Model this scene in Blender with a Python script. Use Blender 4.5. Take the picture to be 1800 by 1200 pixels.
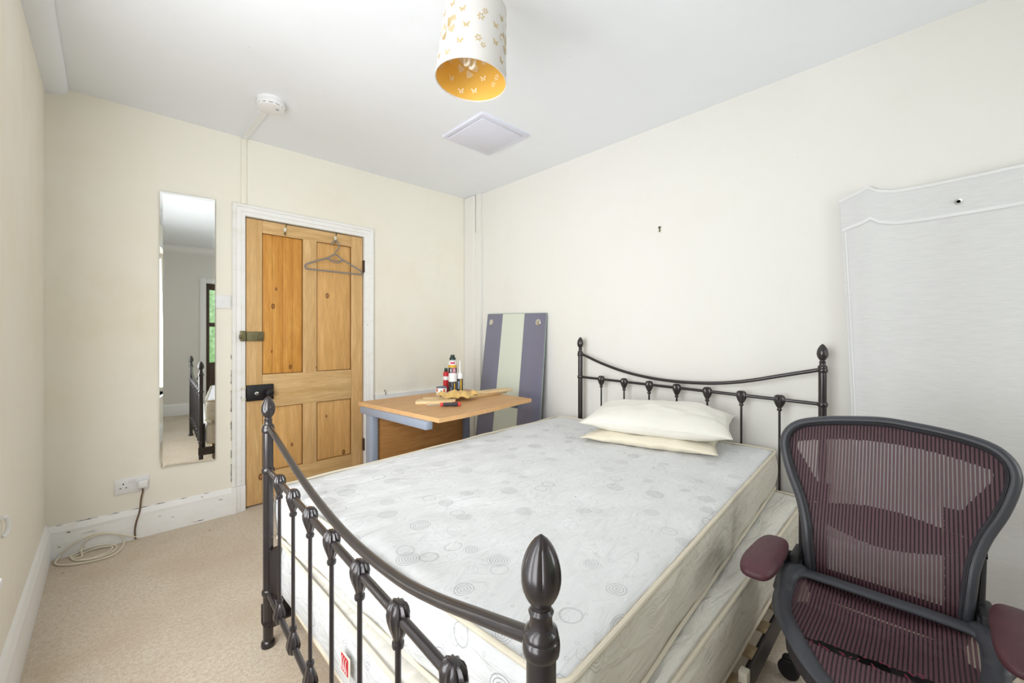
import bpy, bmesh, math, random
from mathutils import Vector, Matrix, noise
from math import sin, cos, pi, radians as R
random.seed(7)
for o in list(bpy.data.objects): bpy.data.objects.remove(o)
SC = bpy.context.scene; COL = SC.collection

# ------------------------------------------------------------ camera, world, light, exposure
cam = bpy.data.cameras.new('camera'); camo = bpy.data.objects.new('camera', cam); COL.objects.link(camo)
SC.camera = camo
camo.location = (0, 0, 1.15); camo.rotation_euler = (R(90), 0, R(-44.7))
cam.sensor_fit = 'HORIZONTAL'; cam.sensor_width = 36; cam.lens = 715/1800*36
cam.shift_y = -(600-591)/1800.; cam.clip_start = .02
SC.view_settings.view_transform = 'Standard'; SC.view_settings.look = 'None'
SC.view_settings.gamma = 1; SC.view_settings.use_curve_mapping = False
SC.view_settings.exposure = -0.08
W = bpy.data.worlds.new('sky'); SC.world = W; W.use_nodes = True
bg = W.node_tree.nodes['Background']; bg.inputs[0].default_value = (.95, .96, 1, 1); bg.inputs[1].default_value = 1.5
def area(name, loc, rot, sx, sy, e, col=(1, 1, 1)):
    l = bpy.data.lights.new(name, 'AREA'); l.shape = 'RECTANGLE'; l.size = sx; l.size_y = sy; l.energy = e; l.color = col
    o = bpy.data.objects.new(name, l); COL.objects.link(o); o.location = loc; o.rotation_euler = rot
    return o
for k_ in range(4):                                                   # daylight entering the long left window, slanting towards the door end
    area('window_daylight_left', (-.405, .20+.425*k_, 1.31), (0, R(-92), R(42)), 1.5, .40, (13, 16, 19, 22)[k_], (.985, .975, 1))
area('added_light_front', (1.81, -1.50, 1.46), (R(98), 0, R(15)), .56, 1.2, 15, (.985, .975, 1))           # added light, set in an added window behind the chair

# ------------------------------------------------------------ material helpers
class NT:
    def __init__(s, name):
        s.m = bpy.data.materials.new(name); s.m.use_nodes = True; s.t = s.m.node_tree; s.b = s.t.nodes['Principled BSDF']
    def n(s, typ, ins={}, **kw):
        nd = s.t.nodes.new('ShaderNode'+typ)
        for k, v in kw.items(): setattr(nd, k, v)
        for k, v in ins.items(): s.put(nd.inputs[k], v)
        return nd
    def put(s, sock, v):
        if isinstance(v, bpy.types.NodeSocket): s.t.links.new(v, sock)
        elif isinstance(v, bpy.types.Node): s.t.links.new(v.outputs[0], sock)
        else: sock.default_value = v
    def co(s, which='Object', scale=(1, 1, 1), rot=(0, 0, 0), loc=(0, 0, 0)):
        c = s.n('TexCoord')
        return s.n('Mapping', {'Vector': c.outputs[which], 'Scale': scale, 'Rotation': rot, 'Location': loc}).outputs[0]
    def noise(s, vec, scale, detail=3, rough=.5, dist=0):
        return s.n('TexNoise', {'Vector': vec, 'Scale': scale, 'Detail': detail, 'Roughness': rough, 'Distortion': dist}).outputs[0]
    def ramp(s, fac, stops, interp='LINEAR'):
        r = s.n('ValToRGB', {'Fac': fac}); cr = r.color_ramp; cr.interpolation = interp
        while len(cr.elements) < len(stops): cr.elements.new(.5)
        for e, (p, c) in zip(cr.elements, stops):
            e.position = p; e.color = (*c, 1) if len(c) == 3 else c
        return r.outputs[0]
    def mix(s, fac, a, b, mode='MIX'):
        m = s.n('Mix', data_type='RGBA', blend_type=mode)
        s.put(m.inputs[0], fac); s.put(m.inputs[6], (*a, 1) if isinstance(a, tuple) else a); s.put(m.inputs[7], (*b, 1) if isinstance(b, tuple) else b)
        return m.outputs[2]
    def math(s, op, a, b=0., c=0.):
        m = s.n('Math', operation=op); s.put(m.inputs[0], a); s.put(m.inputs[1], b); s.put(m.inputs[2], c)
        return m.outputs[0]
    def sep(s, vec):
        return s.n('SeparateXYZ', {0: vec}).outputs
    def bump(s, h, strength=.3, dist=.01):
        b = s.n('Bump', {'Height': h, 'Strength': strength, 'Distance': dist}); s.put(s.b.inputs['Normal'], b.outputs[0])
    def set(s, col=None, rough=.5, metal=0, **kw):
        if col is not None: s.put(s.b.inputs['Base Color'], (*col, 1) if isinstance(col, tuple) else col)
        s.put(s.b.inputs['Roughness'], rough); s.b.inputs['Metallic'].default_value = metal
        for k, v in kw.items(): s.put(s.b.inputs[k.replace('_', ' ')], v)
        return s.m
def srgb(r, g, b):
    f = lambda v: (v/255/12.92) if v <= 10 else ((v/255+.055)/1.055)**2.4
    return (f(r), f(g), f(b))
def plain(name, col, rough=.5, metal=0, bump=0, bscale=200, var=.0, **kw):
    t = NT(name); c = col
    if var:
        n = t.noise(t.co(), 18, 4); c = t.mix(t.ramp(n, [(.3, (0,)*3), (.7, (1,)*3)]), tuple(v*(1-var) for v in col), tuple(min(1, v*(1+var*.5)) for v in col))
    if bump: t.bump(t.noise(t.co(), bscale, 2), bump, .002)
    return t.set(c, rough, metal, **kw)
M = {}
# cream emulsion walls with faint stains and brushed-on unevenness
def wallmat(name, base, stain, amt):
    t = NT(name); v = t.co()
    a = t.noise(v, 1.1, 5, .6); b = t.noise(t.co(scale=(1, 1, .5), loc=(3, 1, 7)), 2.3, 6, .7)
    c = t.mix(t.math('MULTIPLY', t.ramp(a, [(.45, (0,)*3), (.75, (1,)*3)]), amt), base, stain)
    c = t.mix(t.math('MULTIPLY', t.ramp(b, [(.55, (0,)*3), (.8, (1,)*3)]), amt*.6), c, tuple(x*.88 for x in stain))
    sp = t.noise(v, 30, 2); c = t.mix(t.math('MULTIPLY', t.ramp(sp, [(.76, (0,)*3), (.8, (1,)*3)]), .12), c, tuple(x*.6 for x in stain))
    h = t.math('ADD', t.math('MULTIPLY', t.noise(v, 3.2, 3), 1.), t.math('MULTIPLY', t.noise(v, 60, 3), .06))
    t.bump(h, .25, .02)
    return t.set(c, .75)
M['wall'] = wallmat('cream_wall_paint', srgb(247, 243, 231), srgb(240, 226, 198), .5)
M['wall_r'] = wallmat('light_offset_cream_paint', srgb(236, 234, 229), srgb(231, 226, 214), .4)  # colour darkened to offset the strong daylight on the right wall
M['ceil'] = wallmat('white_ceiling_paint', srgb(245, 248, 253), srgb(236, 238, 240), .3)
def carpet():
    t = NT('beige_carpet'); v = t.co()
    f = t.noise(v, 260, 2, .8); g = t.noise(v, 70, 4, .75); s = t.noise(v, 2.2, 6, .65)
    c = t.mix(t.ramp(f, [(.3, (0,)*3), (.7, (1,)*3)]), srgb(200, 181, 158), srgb(252, 243, 226))
    c = t.mix(t.math('MULTIPLY', t.ramp(g, [(.38, (1,)*3), (.58, (0,)*3)]), .5), c, srgb(184, 163, 138))
    c = t.mix(t.math('MULTIPLY', t.ramp(s, [(.42, (0,)*3), (.62, (1,)*3)]), .5), c, srgb(204, 182, 154))
    sp = t.noise(t.co(loc=(2, 5, 0)), 22, 1); c = t.mix(t.math('MULTIPLY', t.ramp(sp, [(.79, (0,)*3), (.81, (1,)*3)]), .6), c, srgb(95, 70, 55))
    t.bump(t.math('ADD', f, g), .55, .006)
    return t.set(c, .95, Sheen_Weight=.2)
M['carpet'] = carpet()
def gloss_white():
    t = NT('chipped_white_gloss_paint'); v = t.co()
    n = t.noise(v, 26, 6, .75); sp = t.noise(t.co(scale=(1, 1, 2.2)), 9, 5, .7)
    c = t.mix(t.math('MULTIPLY', t.ramp(sp, [(.5, (0,)*3), (.8, (1,)*3)]), .5), srgb(248, 248, 246), srgb(234, 228, 214))
    c = t.mix(t.ramp(n, [(.69, (0,)*3), (.71, (1,)*3)]), c, srgb(96, 76, 58))
    t.bump(t.noise(v, 35, 3), .2, .004)
    return t.set(c, .38)
M['trim'] = gloss_white()
M['trim_clean'] = plain('white_painted_trim', srgb(247, 247, 246), .45, bump=.1, bscale=40)
def pine(name, light, dark, ax='z', knots=.5, seed=0., streak=1.):
    t = NT(name)
    sc = {'z': (1, 1, .09), 'x': (.09, 1, 1)}[ax]
    v = t.co(scale=sc, loc=(seed, seed*1.7, seed*.6))
    n = t.noise(v, 26*streak, 5, .65, .6); w = t.noise(v, 90, 3, .6)
    c = t.mix(t.ramp(n, [(.32, (0,)*3), (.5, (.45,)*3), (.68, (1,)*3)]), dark, light)
    c = t.mix(t.math('MULTIPLY', t.ramp(w, [(.4, (1,)*3), (.6, (0,)*3)]), .28), c, tuple(x*.72 for x in dark))
    if knots:
        xyz = t.sep(t.co(scale=(1, 1, .62) if ax == 'z' else (.62, 1, 1), loc=(seed*3.1, 0, seed*2.3)))
        cm = t.n('CombineXYZ', {0: xyz[0], 1: xyz[2]})
        k = t.n('TexVoronoi', {'Vector': cm.outputs[0], 'Scale': 8., 'Randomness': 1.}, voronoi_dimensions='2D')
        rnd = t.sep(k.outputs['Color'])[0]
        rad = t.math('MULTIPLY', t.math('GREATER_THAN', rnd, 1-knots), t.math('ADD', .05, t.math('MULTIPLY', t.sep(k.outputs['Color'])[1], .09)))
        q = t.math('DIVIDE', k.outputs['Distance'], t.math('ADD', rad, .0001))
        c = t.mix(t.ramp(q, [(.3, (.45,)*3), (.62, (1,)*3), (.8, (.8,)*3), (1., (0,)*3)]), c, srgb(110, 62, 28))
    t.bump(n, .08, .003)
    return t.set(c, .5, Specular_IOR_Level=.35)
M['pine'] = pine('waxed_pine', srgb(236, 198, 142), srgb(214, 170, 112), 'z', .10, 1.3)
M['pine_x'] = pine('waxed_pine_rail', srgb(236, 200, 146), srgb(208, 166, 108), 'x', .06, 5.)
M['pine_orange'] = pine('orange_pine_panel', srgb(236, 176, 92), srgb(206, 140, 58), 'z', .30, 2.6, .6)
M['pine_pale'] = pine('pale_pine_panel', srgb(238, 190, 126), srgb(216, 166, 100), 'z', .10, 9.1)
M['plank'] = pine('raw_pine_board', srgb(246, 222, 178), srgb(228, 194, 142), 'x', .08, 4.4)
M['beech'] = pine('beech_laminate', srgb(216, 172, 122), srgb(198, 152, 102), 'x', 0, 3.3, 1.5)
M['beech_dark'] = pine('beech_modesty_panel', srgb(190, 140, 84), srgb(166, 116, 64), 'x', 0, 6.3, 1.3)
M['beech_edge'] = plain('beech_edge_strip', srgb(226, 178, 124), .45, var=.08)
M['iron'] = plain('dark_bronze_bed_enamel', srgb(46, 40, 42), .30, .35, bump=.04, bscale=60, var=.12, Coat_Weight=.7, Coat_Roughness=.16)
M['rail'] = plain('dark_steel_rail', srgb(62, 55, 54), .5, .3)
M['blacklock'] = plain('black_japanned_iron', srgb(30, 28, 32), .42, .2, var=.2)
M['brass_old'] = plain('tarnished_brass', srgb(122, 116, 84), .42, .6, var=.3)
M['brass'] = plain('brass', srgb(200, 165, 90), .3, .9)
M['rust'] = plain('rusty_hinge_iron', srgb(82, 66, 56), .6, .3, var=.4)
M['steel'] = plain('grey_desk_steel', srgb(158, 168, 186), .45, .1, bump=.05)
M['steel_dark'] = plain('dark_desk_leg_steel', srgb(112, 120, 138), .5, .1)
M['chrome'] = plain('brushed_chrome', srgb(215, 215, 210), .25, 1.)
M['plastic_w'] = plain('white_plastic', srgb(240, 240, 240), .35)
M['plastic_c'] = plain('cream_plastic', srgb(232, 226, 208), .4)
M['plastic_k'] = plain('charcoal_chair_plastic', srgb(62, 63, 69), .42, bump=.12, bscale=500)
M['plastic_d'] = plain('dark_recess', srgb(26, 25, 28), .6)
M['hatchw'] = plain('bluish_white_hatch_board', srgb(226, 227, 240), .5)
M['grey_hanger'] = plain('grey_hanger_plastic', srgb(140, 133, 130), .4)
M['gap'] = plain('dark_gap', srgb(48, 38, 30), .8)
M['mirror'] = NT('mirror_silver').set((.92, .94, .93), .01, 1.)
M['mirror_edge'] = plain('mirror_edge', srgb(200, 208, 205), .15, .9)
M['paper'] = plain('white_paper_backing', srgb(228, 222, 208), .8)
M['glass_grey'] = plain('grey_painted_glass', srgb(122, 122, 142), .1, Specular_IOR_Level=.6)
M['glass_edge'] = plain('green_glass_edge', srgb(150, 170, 160), .2)
t = NT('frosted_pale_green_glass'); M['glass_frost'] = t.set(srgb(226, 232, 218), .18, Alpha=.9)
# glass pane that lets daylight in: thin clear film
def pane():
    t = NT('window_glass'); fr = t.n('Fresnel', {'IOR': 1.45})
    g = t.n('BsdfGlossy', {'Roughness': .01}); tr = t.n('BsdfTransparent', {'Color': (.95, .97, .96, 1)})
    m = t.n('MixShader', {0: t.math('MULTIPLY', fr.outputs[0], .6), 1: tr.outputs[0], 2: g.outputs[0]})
    t.t.links.new(m.outputs[0], t.t.nodes['Material Output'].inputs[0]); return t.m
M['pane'] = pane()
M['hedge'] = plain('green_hedge', srgb(196, 232, 178), .8, var=.35)
M['timber_dark'] = plain('dark_stained_door_timber', srgb(74, 58, 44), .45, var=.2)
# mattress ticking: rings and spirals printed grey on white
def ticking(name, base, ink, amt, stain=.1):
    t = NT(name); c0 = t.n('TexCoord').outputs['UV']
    v = t.n('Mapping', {'Vector': c0, 'Scale': (1, 1, 0)}).outputs[0]
    def rings(scale, freq, rmax, gate, off, rmin=0.):
        vo = t.n('TexVoronoi', {'Vector': t.n('Mapping', {'Vector': v, 'Location': off}).outputs[0], 'Scale': scale, 'Randomness': .85}, voronoi_dimensions='2D')
        d = vo.outputs['Distance']; rnd = t.sep(vo.outputs['Color'])
        rr = t.math('MULTIPLY', rmax, t.math('ADD', .55, t.math('MULTIPLY', rnd[1], .45)))
        s_ = t.math('SINE', t.math('MULTIPLY', d, freq)); s_ = t.ramp(s_, [(.35, (0,)*3), (.8, (1,)*3)])
        m = t.math('MULTIPLY', s_, t.math('LESS_THAN', d, rr))
        m = t.math('MULTIPLY', m, t.math('LESS_THAN', rnd[0], gate))
        if rmin: m = t.math('MULTIPLY', m, t.math('GREATER_THAN', d, t.math('MULTIPLY', rr, rmin)))
        return m
    big = rings(7.2, 125., .27, .6, (0, 0, 0))
    mid = rings(12.5, 26., .33, .62, (3.3, 1.1, 0), .5)
    sml = rings(23., 24., .33, .5, (1.7, 5.2, 0), .3)
    ink_m = t.math('MINIMUM', t.math('ADD', t.math('MULTIPLY', big, .95), t.math('ADD', t.math('MULTIPLY', mid, .62), t.math('MULTIPLY', sml, .5))), 1.)
    fade = t.ramp(t.noise(v, 1.6, 2), [(.3, (.55,)*3), (.65, (1,)*3)])
    c = t.mix(t.math('MULTIPLY', t.math('MULTIPLY', ink_m, fade), amt), base, ink)
    st = t.noise(t.co(loc=(4, 2, 0)), 3, 4, .7)
    c = t.mix(t.math('MULTIPLY', t.ramp(st, [(.6, (0,)*3), (.78, (1,)*3)]), stain), c, srgb(205, 170, 130))
    fl = t.noise(t.co(loc=(1, 8, 3)), 24, 1); c = t.mix(t.math('MULTIPLY', t.ramp(fl, [(.815, (0,)*3), (.83, (1,)*3)]), .7), c, srgb(110, 90, 70))
    wv = t.noise(t.n('Mapping', {'Vector': v, 'Scale': (1, 3.2, 0), 'Rotation': (0, 0, .35)}).outputs[0], 7, 3, .5, 1.2)
    h = t.math('ADD', t.math('MULTIPLY', wv, 1.), t.math('MULTIPLY', t.noise(v, 700, 1), .04))
    t.bump(h, .7, .016)
    return t.set(c, .72, Sheen_Weight=.15)
M['tick'] = ticking('ringed_mattress_ticking', srgb(217, 218, 219), srgb(128, 128, 134), .8)
M['tick2'] = ticking('cream_mattress_ticking', srgb(224, 221, 212), srgb(180, 176, 166), .4, .2)
M['border'] = ticking('beige_mattress_border', srgb(216, 210, 196), srgb(168, 160, 144), .8, .15)
M['piping'] = plain('cream_mattress_piping', srgb(216, 207, 188), .8, bump=.3, bscale=300)
def fabric(name, col, rough=.85, sc=260, var=.06, bump=.25):
    t = NT(name); v = t.co()
    n = t.noise(v, sc, 2); w = t.noise(v, 5, 4)
    c = t.mix(t.ramp(w, [(.3, (0,)*3), (.7, (1,)*3)]), tuple(x*(1-var) for x in col), col)
    t.bump(n, bump, .001); return t.set(c, rough, Sheen_Weight=.2)
M['pillow'] = fabric('off_white_pillow_cotton', srgb(232, 229, 220))
M['pillow2'] = fabric('cream_pillow_cotton', srgb(234, 225, 204))
M['maroon'] = plain('maroon_arm_pad', srgb(80, 44, 52), .55, bump=.2, bscale=260, var=.2)
M['glove'] = fabric('tan_hide_glove', srgb(222, 184, 112), .8, 90, .2)
def linen():
    t = NT('grey_white_linen'); v = t.co()
    a = t.noise(t.co(scale=(1, 1, 14)), 14, 4, .7); b = t.noise(t.co(scale=(14, 14, 1)), 20, 3, .7)
    c = t.mix(t.ramp(a, [(.35, (0,)*3), (.65, (1,)*3)]), srgb(217, 217, 217), srgb(225, 225, 224))
    t.bump(t.math('ADD', a, t.math('MULTIPLY', b, .6)), .06, .001)
    return t.set(c, .9)
M['linen'] = linen()
M['linen_hem'] = fabric('white_cotton_tape', srgb(236, 236, 236))
def chairmesh():
    t = NT('maroon_striped_chair_mesh'); uv = t.n('TexCoord').outputs['UV']; u, v, _ = t.sep(uv)
    s_ = t.math('SINE', t.math('MULTIPLY', u, 2*pi/.0083))
    fine = t.math('SINE', t.math('MULTIPLY', v, 2*pi/.0022))
    stripe = t.ramp(t.math('MULTIPLY_ADD', s_, .5, .5), [(.22, (0,)*3), (.42, (1,)*3)])
    n = t.noise(t.n('Mapping', {'Vector': uv, 'Scale': (40, 10, 1)}).outputs[0], 4, 3)
    c = t.mix(t.math('MULTIPLY', t.ramp(n, [(.3, (0,)*3), (.7, (1,)*3)]), .5), srgb(86, 52, 61), srgb(92, 72, 73))
    c = t.mix(stripe, srgb(52, 34, 44), c)
    al = t.math('ADD', t.math('MULTIPLY', stripe, .43), t.math('ADD', .54, t.math('MULTIPLY', fine, .04)))
    t.bump(stripe, .4, .002)
    return t.set(c, .6, Alpha=al)
M['cmesh'] = chairmesh()
def shademat():
    t = NT('pearl_lampshade'); n = t.noise(t.co(), 300, 2); t.bump(n, .1, .001)
    return t.set(srgb(214, 210, 206), .4)
M['shade'] = shademat()
M['gold'] = plain('gold_lampshade_lining', srgb(240, 196, 98), .38, .3)
M['goldcut'] = plain('gold_cut_out', srgb(206, 180, 122), .5, .2)
M['palecut'] = plain('pale_cut_out', srgb(246, 232, 200), .5)
t = NT('clear_bulb_glass'); M['bulb'] = t.set((.9, .9, .86), .05, Transmission_Weight=.8, IOR=1.45)
M['red'] = plain('red_print', srgb(196, 40, 48), .5)
M['pink'] = plain('magenta_print', srgb(216, 52, 110), .5)
M['yellow'] = plain('yellow_print', srgb(226, 182, 50), .5)
M['darkcan'] = plain('dark_grey_can_print', srgb(52, 50, 60), .4)
M['greencap'] = plain('dark_green_cap', srgb(26, 52, 44), .4)
M['orange'] = plain('orange_print', srgb(226, 106, 60), .5)
M['green'] = plain('green_print', srgb(60, 140, 100), .5)
M['blackgrip'] = plain('black_rubber_grip', srgb(58, 54, 60), .6)
M['redgrip'] = plain('red_handle_plastic', srgb(216, 58, 58), .4)
M['cable_br'] = plain('dirty_brown_cable', srgb(120, 96, 78), .6, var=.25)
M['cable_w'] = plain('cream_cable', srgb(240, 232, 212), .5)

# ------------------------------------------------------------ geometry helpers (world coordinates)
def wloc(o):
    v = Vector((0, 0, 0))
    while o: v += o.location; o = o.parent
    return v
def obj(name, bm, mat, parent=None, smooth=True, label=None, cat=None, group=None, kind=None, loc=None, fix=True, auto=True):
    if fix: bmesh.ops.recalc_face_normals(bm, faces=bm.faces)
    base = Vector(loc) if loc else Vector((0, 0, 0))
    if parent: base = wloc(parent)
    if base.length: bmesh.ops.translate(bm, verts=bm.verts, vec=-base)
    me = bpy.data.meshes.new(name); bm.to_mesh(me); bm.free()
    o = bpy.data.objects.new(name, me); COL.objects.link(o)
    for m in (mat if isinstance(mat, (list, tuple)) else [mat]): me.materials.append(m)
    if smooth:
        for p in me.polygons: p.use_smooth = True
        if auto: me.set_sharp_from_angle(angle=R(38))
    if parent: o.parent = parent
    elif loc: o.location = loc
    tag(o, label, cat, group, kind); return o
def tag(o, label=None, cat=None, group=None, kind=None):
    for k, v in (('label', label), ('category', cat), ('group', group), ('kind', kind)):
        if v: o[k] = v
def thing(name, label, cat, loc, group=None, kind=None):
    o = bpy.data.objects.new(name, None); COL.objects.link(o); o.location = loc; o.empty_display_size = .05
    tag(o, label, cat, group, kind); return o
def nb(): return bmesh.new()
def box(bm, x0, x1, y0, y1, z0, z1, bev=0, mi=0, rot=None, seg=2):
    r = bmesh.ops.create_cube(bm, size=1); vs = r['verts']
    for v in vs: v.co = Vector(((x0+x1)/2+v.co.x*(x1-x0), (y0+y1)/2+v.co.y*(y1-y0), (z0+z1)/2+v.co.z*(z1-z0)))
    fs = {f for v in vs for f in v.link_faces}
    if bev:
        es = {e for v in vs for e in v.link_edges}
        rr = bmesh.ops.bevel(bm, geom=list(es), offset=bev, segments=seg, profile=.5, affect='EDGES')
        vs = list({v for f in rr['faces'] for v in f.verts} | {v for v in vs if v.is_valid}); fs = {f for v in vs for f in v.link_faces}
    for f in fs: f.material_index = mi
    if rot:
        c = Vector(((x0+x1)/2, (y0+y1)/2, (z0+z1)/2)); bmesh.ops.rotate(bm, verts=vs, cent=c, matrix=Matrix.Rotation(rot[0], 3, rot[1]))
    return vs
def frames(pts, closed):
    n = len(pts); T = []
    for i in range(n):
        a = pts[(i-1) % n] if (closed or i) else pts[0]; b = pts[(i+1) % n] if (closed or i < n-1) else pts[-1]
        T.append((b-a).normalized())
    up = Vector((0, 0, 1)) if abs(T[0].z) < .9 else Vector((1, 0, 0))
    N = [(up-T[0]*up.dot(T[0])).normalized()]
    for i in range(1, n):
        v = N[-1]-T[i]*N[-1].dot(T[i]); N.append(v.normalized())
    return T, N
def tube(bm, pts, r, seg=12, closed=False, sx=1., sy=1., mi=0, fixedN=None):
    pts = [Vector(p) for p in pts]; n = len(pts); T, N = frames(pts, closed); rings = []
    for i, p in enumerate(pts):
        rr = r[i] if isinstance(r, (list, tuple)) else r
        nn = N[i]
        if fixedN is not None:
            f = Vector(fixedN); nn = (f-T[i]*f.dot(T[i])).normalized()
        bb = T[i].cross(nn)
        rings.append([bm.verts.new(p+nn*(cos(2*pi*k/seg)*rr*sx)+bb*(sin(2*pi*k/seg)*rr*sy)) for k in range(seg)])
    for i in range(n if closed else n-1):
        a, b = rings[i], rings[(i+1) % n]
        for k in range(seg):
            f = bm.faces.new((a[k], a[(k+1) % seg], b[(k+1) % seg], b[k])); f.material_index = mi
    if not closed:
        for rg in (rings[0], rings[-1]):
            f = bm.faces.new(rg); f.material_index = mi
    return rings
def lathe(bm, prof, c=(0, 0, 0), seg=24, axis='z', mi=0, caps=True, flute=None):
    c = Vector(c); rings = []
    ax = {'z': (Vector((1, 0, 0)), Vector((0, 1, 0)), Vector((0, 0, 1))), 'y': (Vector((1, 0, 0)), Vector((0, 0, 1)), Vector((0, 1, 0))),
          'x': (Vector((0, 1, 0)), Vector((0, 0, 1)), Vector((1, 0, 0)))}[axis] if isinstance(axis, str) else axis
    for j, (r, z) in enumerate(prof):
        ring = []
        for k in range(seg):
            a = 2*pi*k/seg; q = r*(flute(a, j/(len(prof)-1)) if flute else 1)
            ring.append(bm.verts.new(c+ax[0]*(q*cos(a))+ax[1]*(q*sin(a))+ax[2]*z))
        rings.append(ring)
    for a, b in zip(rings, rings[1:]):
        for k in range(seg):
            f = bm.faces.new((a[k], a[(k+1) % seg], b[(k+1) % seg], b[k])); f.material_index = mi
    if caps:
        for rg in (rings[0], rings[-1]):
            f = bm.faces.new(rg); f.material_index = mi
    return [v for r_ in rings for v in r_]
def prism(bm, poly, z0, z1, mi=0):                 # polygon in plan, extruded up
    a = [bm.verts.new((x, y, z0)) for x, y in poly]; b = [bm.verts.new((x, y, z1)) for x, y in poly]
    fs = [bm.faces.new(a), bm.faces.new(b)]
    n = len(poly)
    for k in range(n): fs.append(bm.faces.new((a[k], a[(k+1) % n], b[(k+1) % n], b[k])))
    for f in fs: f.material_index = mi
    return a+b
def sweep_profile(bm, prof, p0, p1, out, up=Vector((0, 0, 1)), mi=0):   # profile [(outward, up)] along p0->p1
    p0, p1, out = Vector(p0), Vector(p1), Vector(out)
    A = [bm.verts.new(p0+out*a+up*b) for a, b in prof]; B = [bm.verts.new(p1+out*a+up*b) for a, b in prof]
    n = len(prof)
    for k in range(n): bm.faces.new((A[k], A[(k+1) % n], B[(k+1) % n], B[k])).material_index = mi
    bm.faces.new(A); bm.faces.new(B)
def spline(pts, n=8, closed=False):                # Catmull-Rom
    P = [Vector(p) for p in pts]; out = []; m = len(P)
    for i in range(m if closed else m-1):
        g = (lambda k: P[k % m]) if closed else (lambda k: P[max(0, min(m-1, k))])
        a, b, c, d = g(i-1), g(i), g(i+1), g(i+2)
        for k in range(n):
            t_ = k/n; out.append(.5*((2*b)+(c-a)*t_+(2*a-5*b+4*c-d)*t_*t_+(3*b-a-3*c+d)*t_**3))
    if not closed: out.append(P[-1])
    return out
def nz(x, y, z=0., s=1.): return noise.noise(Vector((x*s, y*s, z*s)))

# ------------------------------------------------------------ room shell
XL, XR, YB, YF = -.235, 2.51, 3.165, -1.36       # left, right, back (door) and front walls
def cz(x): return 2.449+.0185*(x+.15)
T_ = .12
def struct(name, bm, m, parent=None, smooth=False): return obj(name, bm, m, parent, smooth, kind=None if parent else 'structure')
b = nb(); box(b, XL-T_, XR+T_, YF-T_, YB+T_, -.1, 0); struct('floor', b, M['carpet'])
b = nb(); vs = box(b, XL-T_, XR+T_, YF-T_, YB+T_, 0, .1)
for v in vs: v.co.z += cz(v.co.x)
struct('ceiling', b, M['ceil'])
def wall(name, axis, pos, sgn, a0, a1, holes, m):
    """wall slab along the other axis, from pos outward (sgn) with rectangular holes [(u0,u1,z0,z1)]"""
    b = nb(); H_ = 2.6; us = sorted({a0, a1, *[h[0] for h in holes], *[h[1] for h in holes]})
    for u0, u1 in zip(us, us[1:]):
        hs = [h for h in holes if h[0] <= u0+1e-6 and h[1] >= u1-1e-6]
        spans = [(0, H_)] if not hs else [(0, hs[0][2]), (hs[0][3], H_)]
        for z0, z1 in spans:
            if z1-z0 < 1e-4: continue
            p0, p1 = sorted((pos, pos+sgn*T_))
            if axis == 'x': box(b, p0, p1, u0, u1, z0, z1)
            else: box(b, u0, u1, p0, p1, z0, z1)
    bmesh.ops.remove_doubles(b, verts=b.verts, dist=1e-5)
    return struct(name, b, m)
DX0, DX1, DZ = .642, 1.455, 1.948                  # door opening
wall('wall_back', 'y', YB, 1, XL, XR, [(DX0-.012, DX1+.012, 0, DZ+.012)], M['wall'])
wall('wall_left', 'x', XL, -1, YF-T_, YB+T_, [(.02, 1.72, .50, 2.12)], M['wall'])
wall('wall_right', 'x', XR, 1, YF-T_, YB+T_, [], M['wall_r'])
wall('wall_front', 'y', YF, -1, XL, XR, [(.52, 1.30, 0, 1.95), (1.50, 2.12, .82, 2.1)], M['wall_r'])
# skirting boards
SK = [(0, 0), (.022, 0), (.022, .118), (.019, .126), (.021, .134), (.018, .144), (.013, .150), (.012, .158), (.006, .166), (0, .168)]
b = nb(); sweep_profile(b, SK, (XL, YB, 0), (.572, YB, 0), (0, -1, 0))
def flake(b, x0, x1, z, h, y, mi=1):      # a long thin chip with ragged ends
    n_ = 7; up_ = [(x0+(x1-x0)*k/n_, z+h*(.25+.75*random.random())*sin(pi*(k+.3)/(n_+.6))) for k in range(n_+1)]
    dn_ = [(x0+(x1-x0)*k/n_, z-h*.4*random.random()*sin(pi*(k+.3)/(n_+.6))) for k in range(n_, -1, -1)]
    try: b.faces.new([b.verts.new((x, y, zz)) for x, zz in up_+dn_]).material_index = mi
    except Exception: pass
for x0, x1 in ((-.20, -.17), (-.13, -.04), (-.01, .045), (.085, .17), (.185, .24), (.30, .34), (.42, .45)): flake(b, x0, x1, .1665, .0035, YB-.0065)
for x0, x1, z, h in ((-.16, -.145, .125, .006), (-.105, -.045, .102, .004), (.20, .216, .098, .004), (.26, .275, .075, .003), (.49, .515, .112, .005), (.40, .415, .155, .003), (-.19, -.18, .06, .004), (.36, .42, .012, .004), (.12, .125, .15, .004)): flake(b, x0, x1, z, h, YB-.0226)
struct('baseboard_back', b, [M['trim'], M['gap']], smooth=True)
b = nb(); sweep_profile(b, SK, (1.545, YB, 0), (XR, YB, 0), (0, -1, 0)); struct('baseboard_back.001', b, M['trim'], smooth=True)
b = nb(); sweep_profile(b, [(a, z*1.06) for a, z in SK], (XL, YF, 0), (XL, YB-.0, 0), (1, 0, 0)); struct('baseboard_left', b, M['trim_clean'], smooth=True)
b = nb(); sweep_profile(b, SK, (XR, YF, 0), (XR, 2.93, 0), (-1, 0, 0)); struct('baseboard_right', b, M['trim_clean'], smooth=True)
b = nb(); sweep_profile(b, SK, (XL, YF, 0), (.44, YF, 0), (0, 1, 0)); struct('baseboard_front', b, M['trim_clean'], smooth=True)
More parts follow.
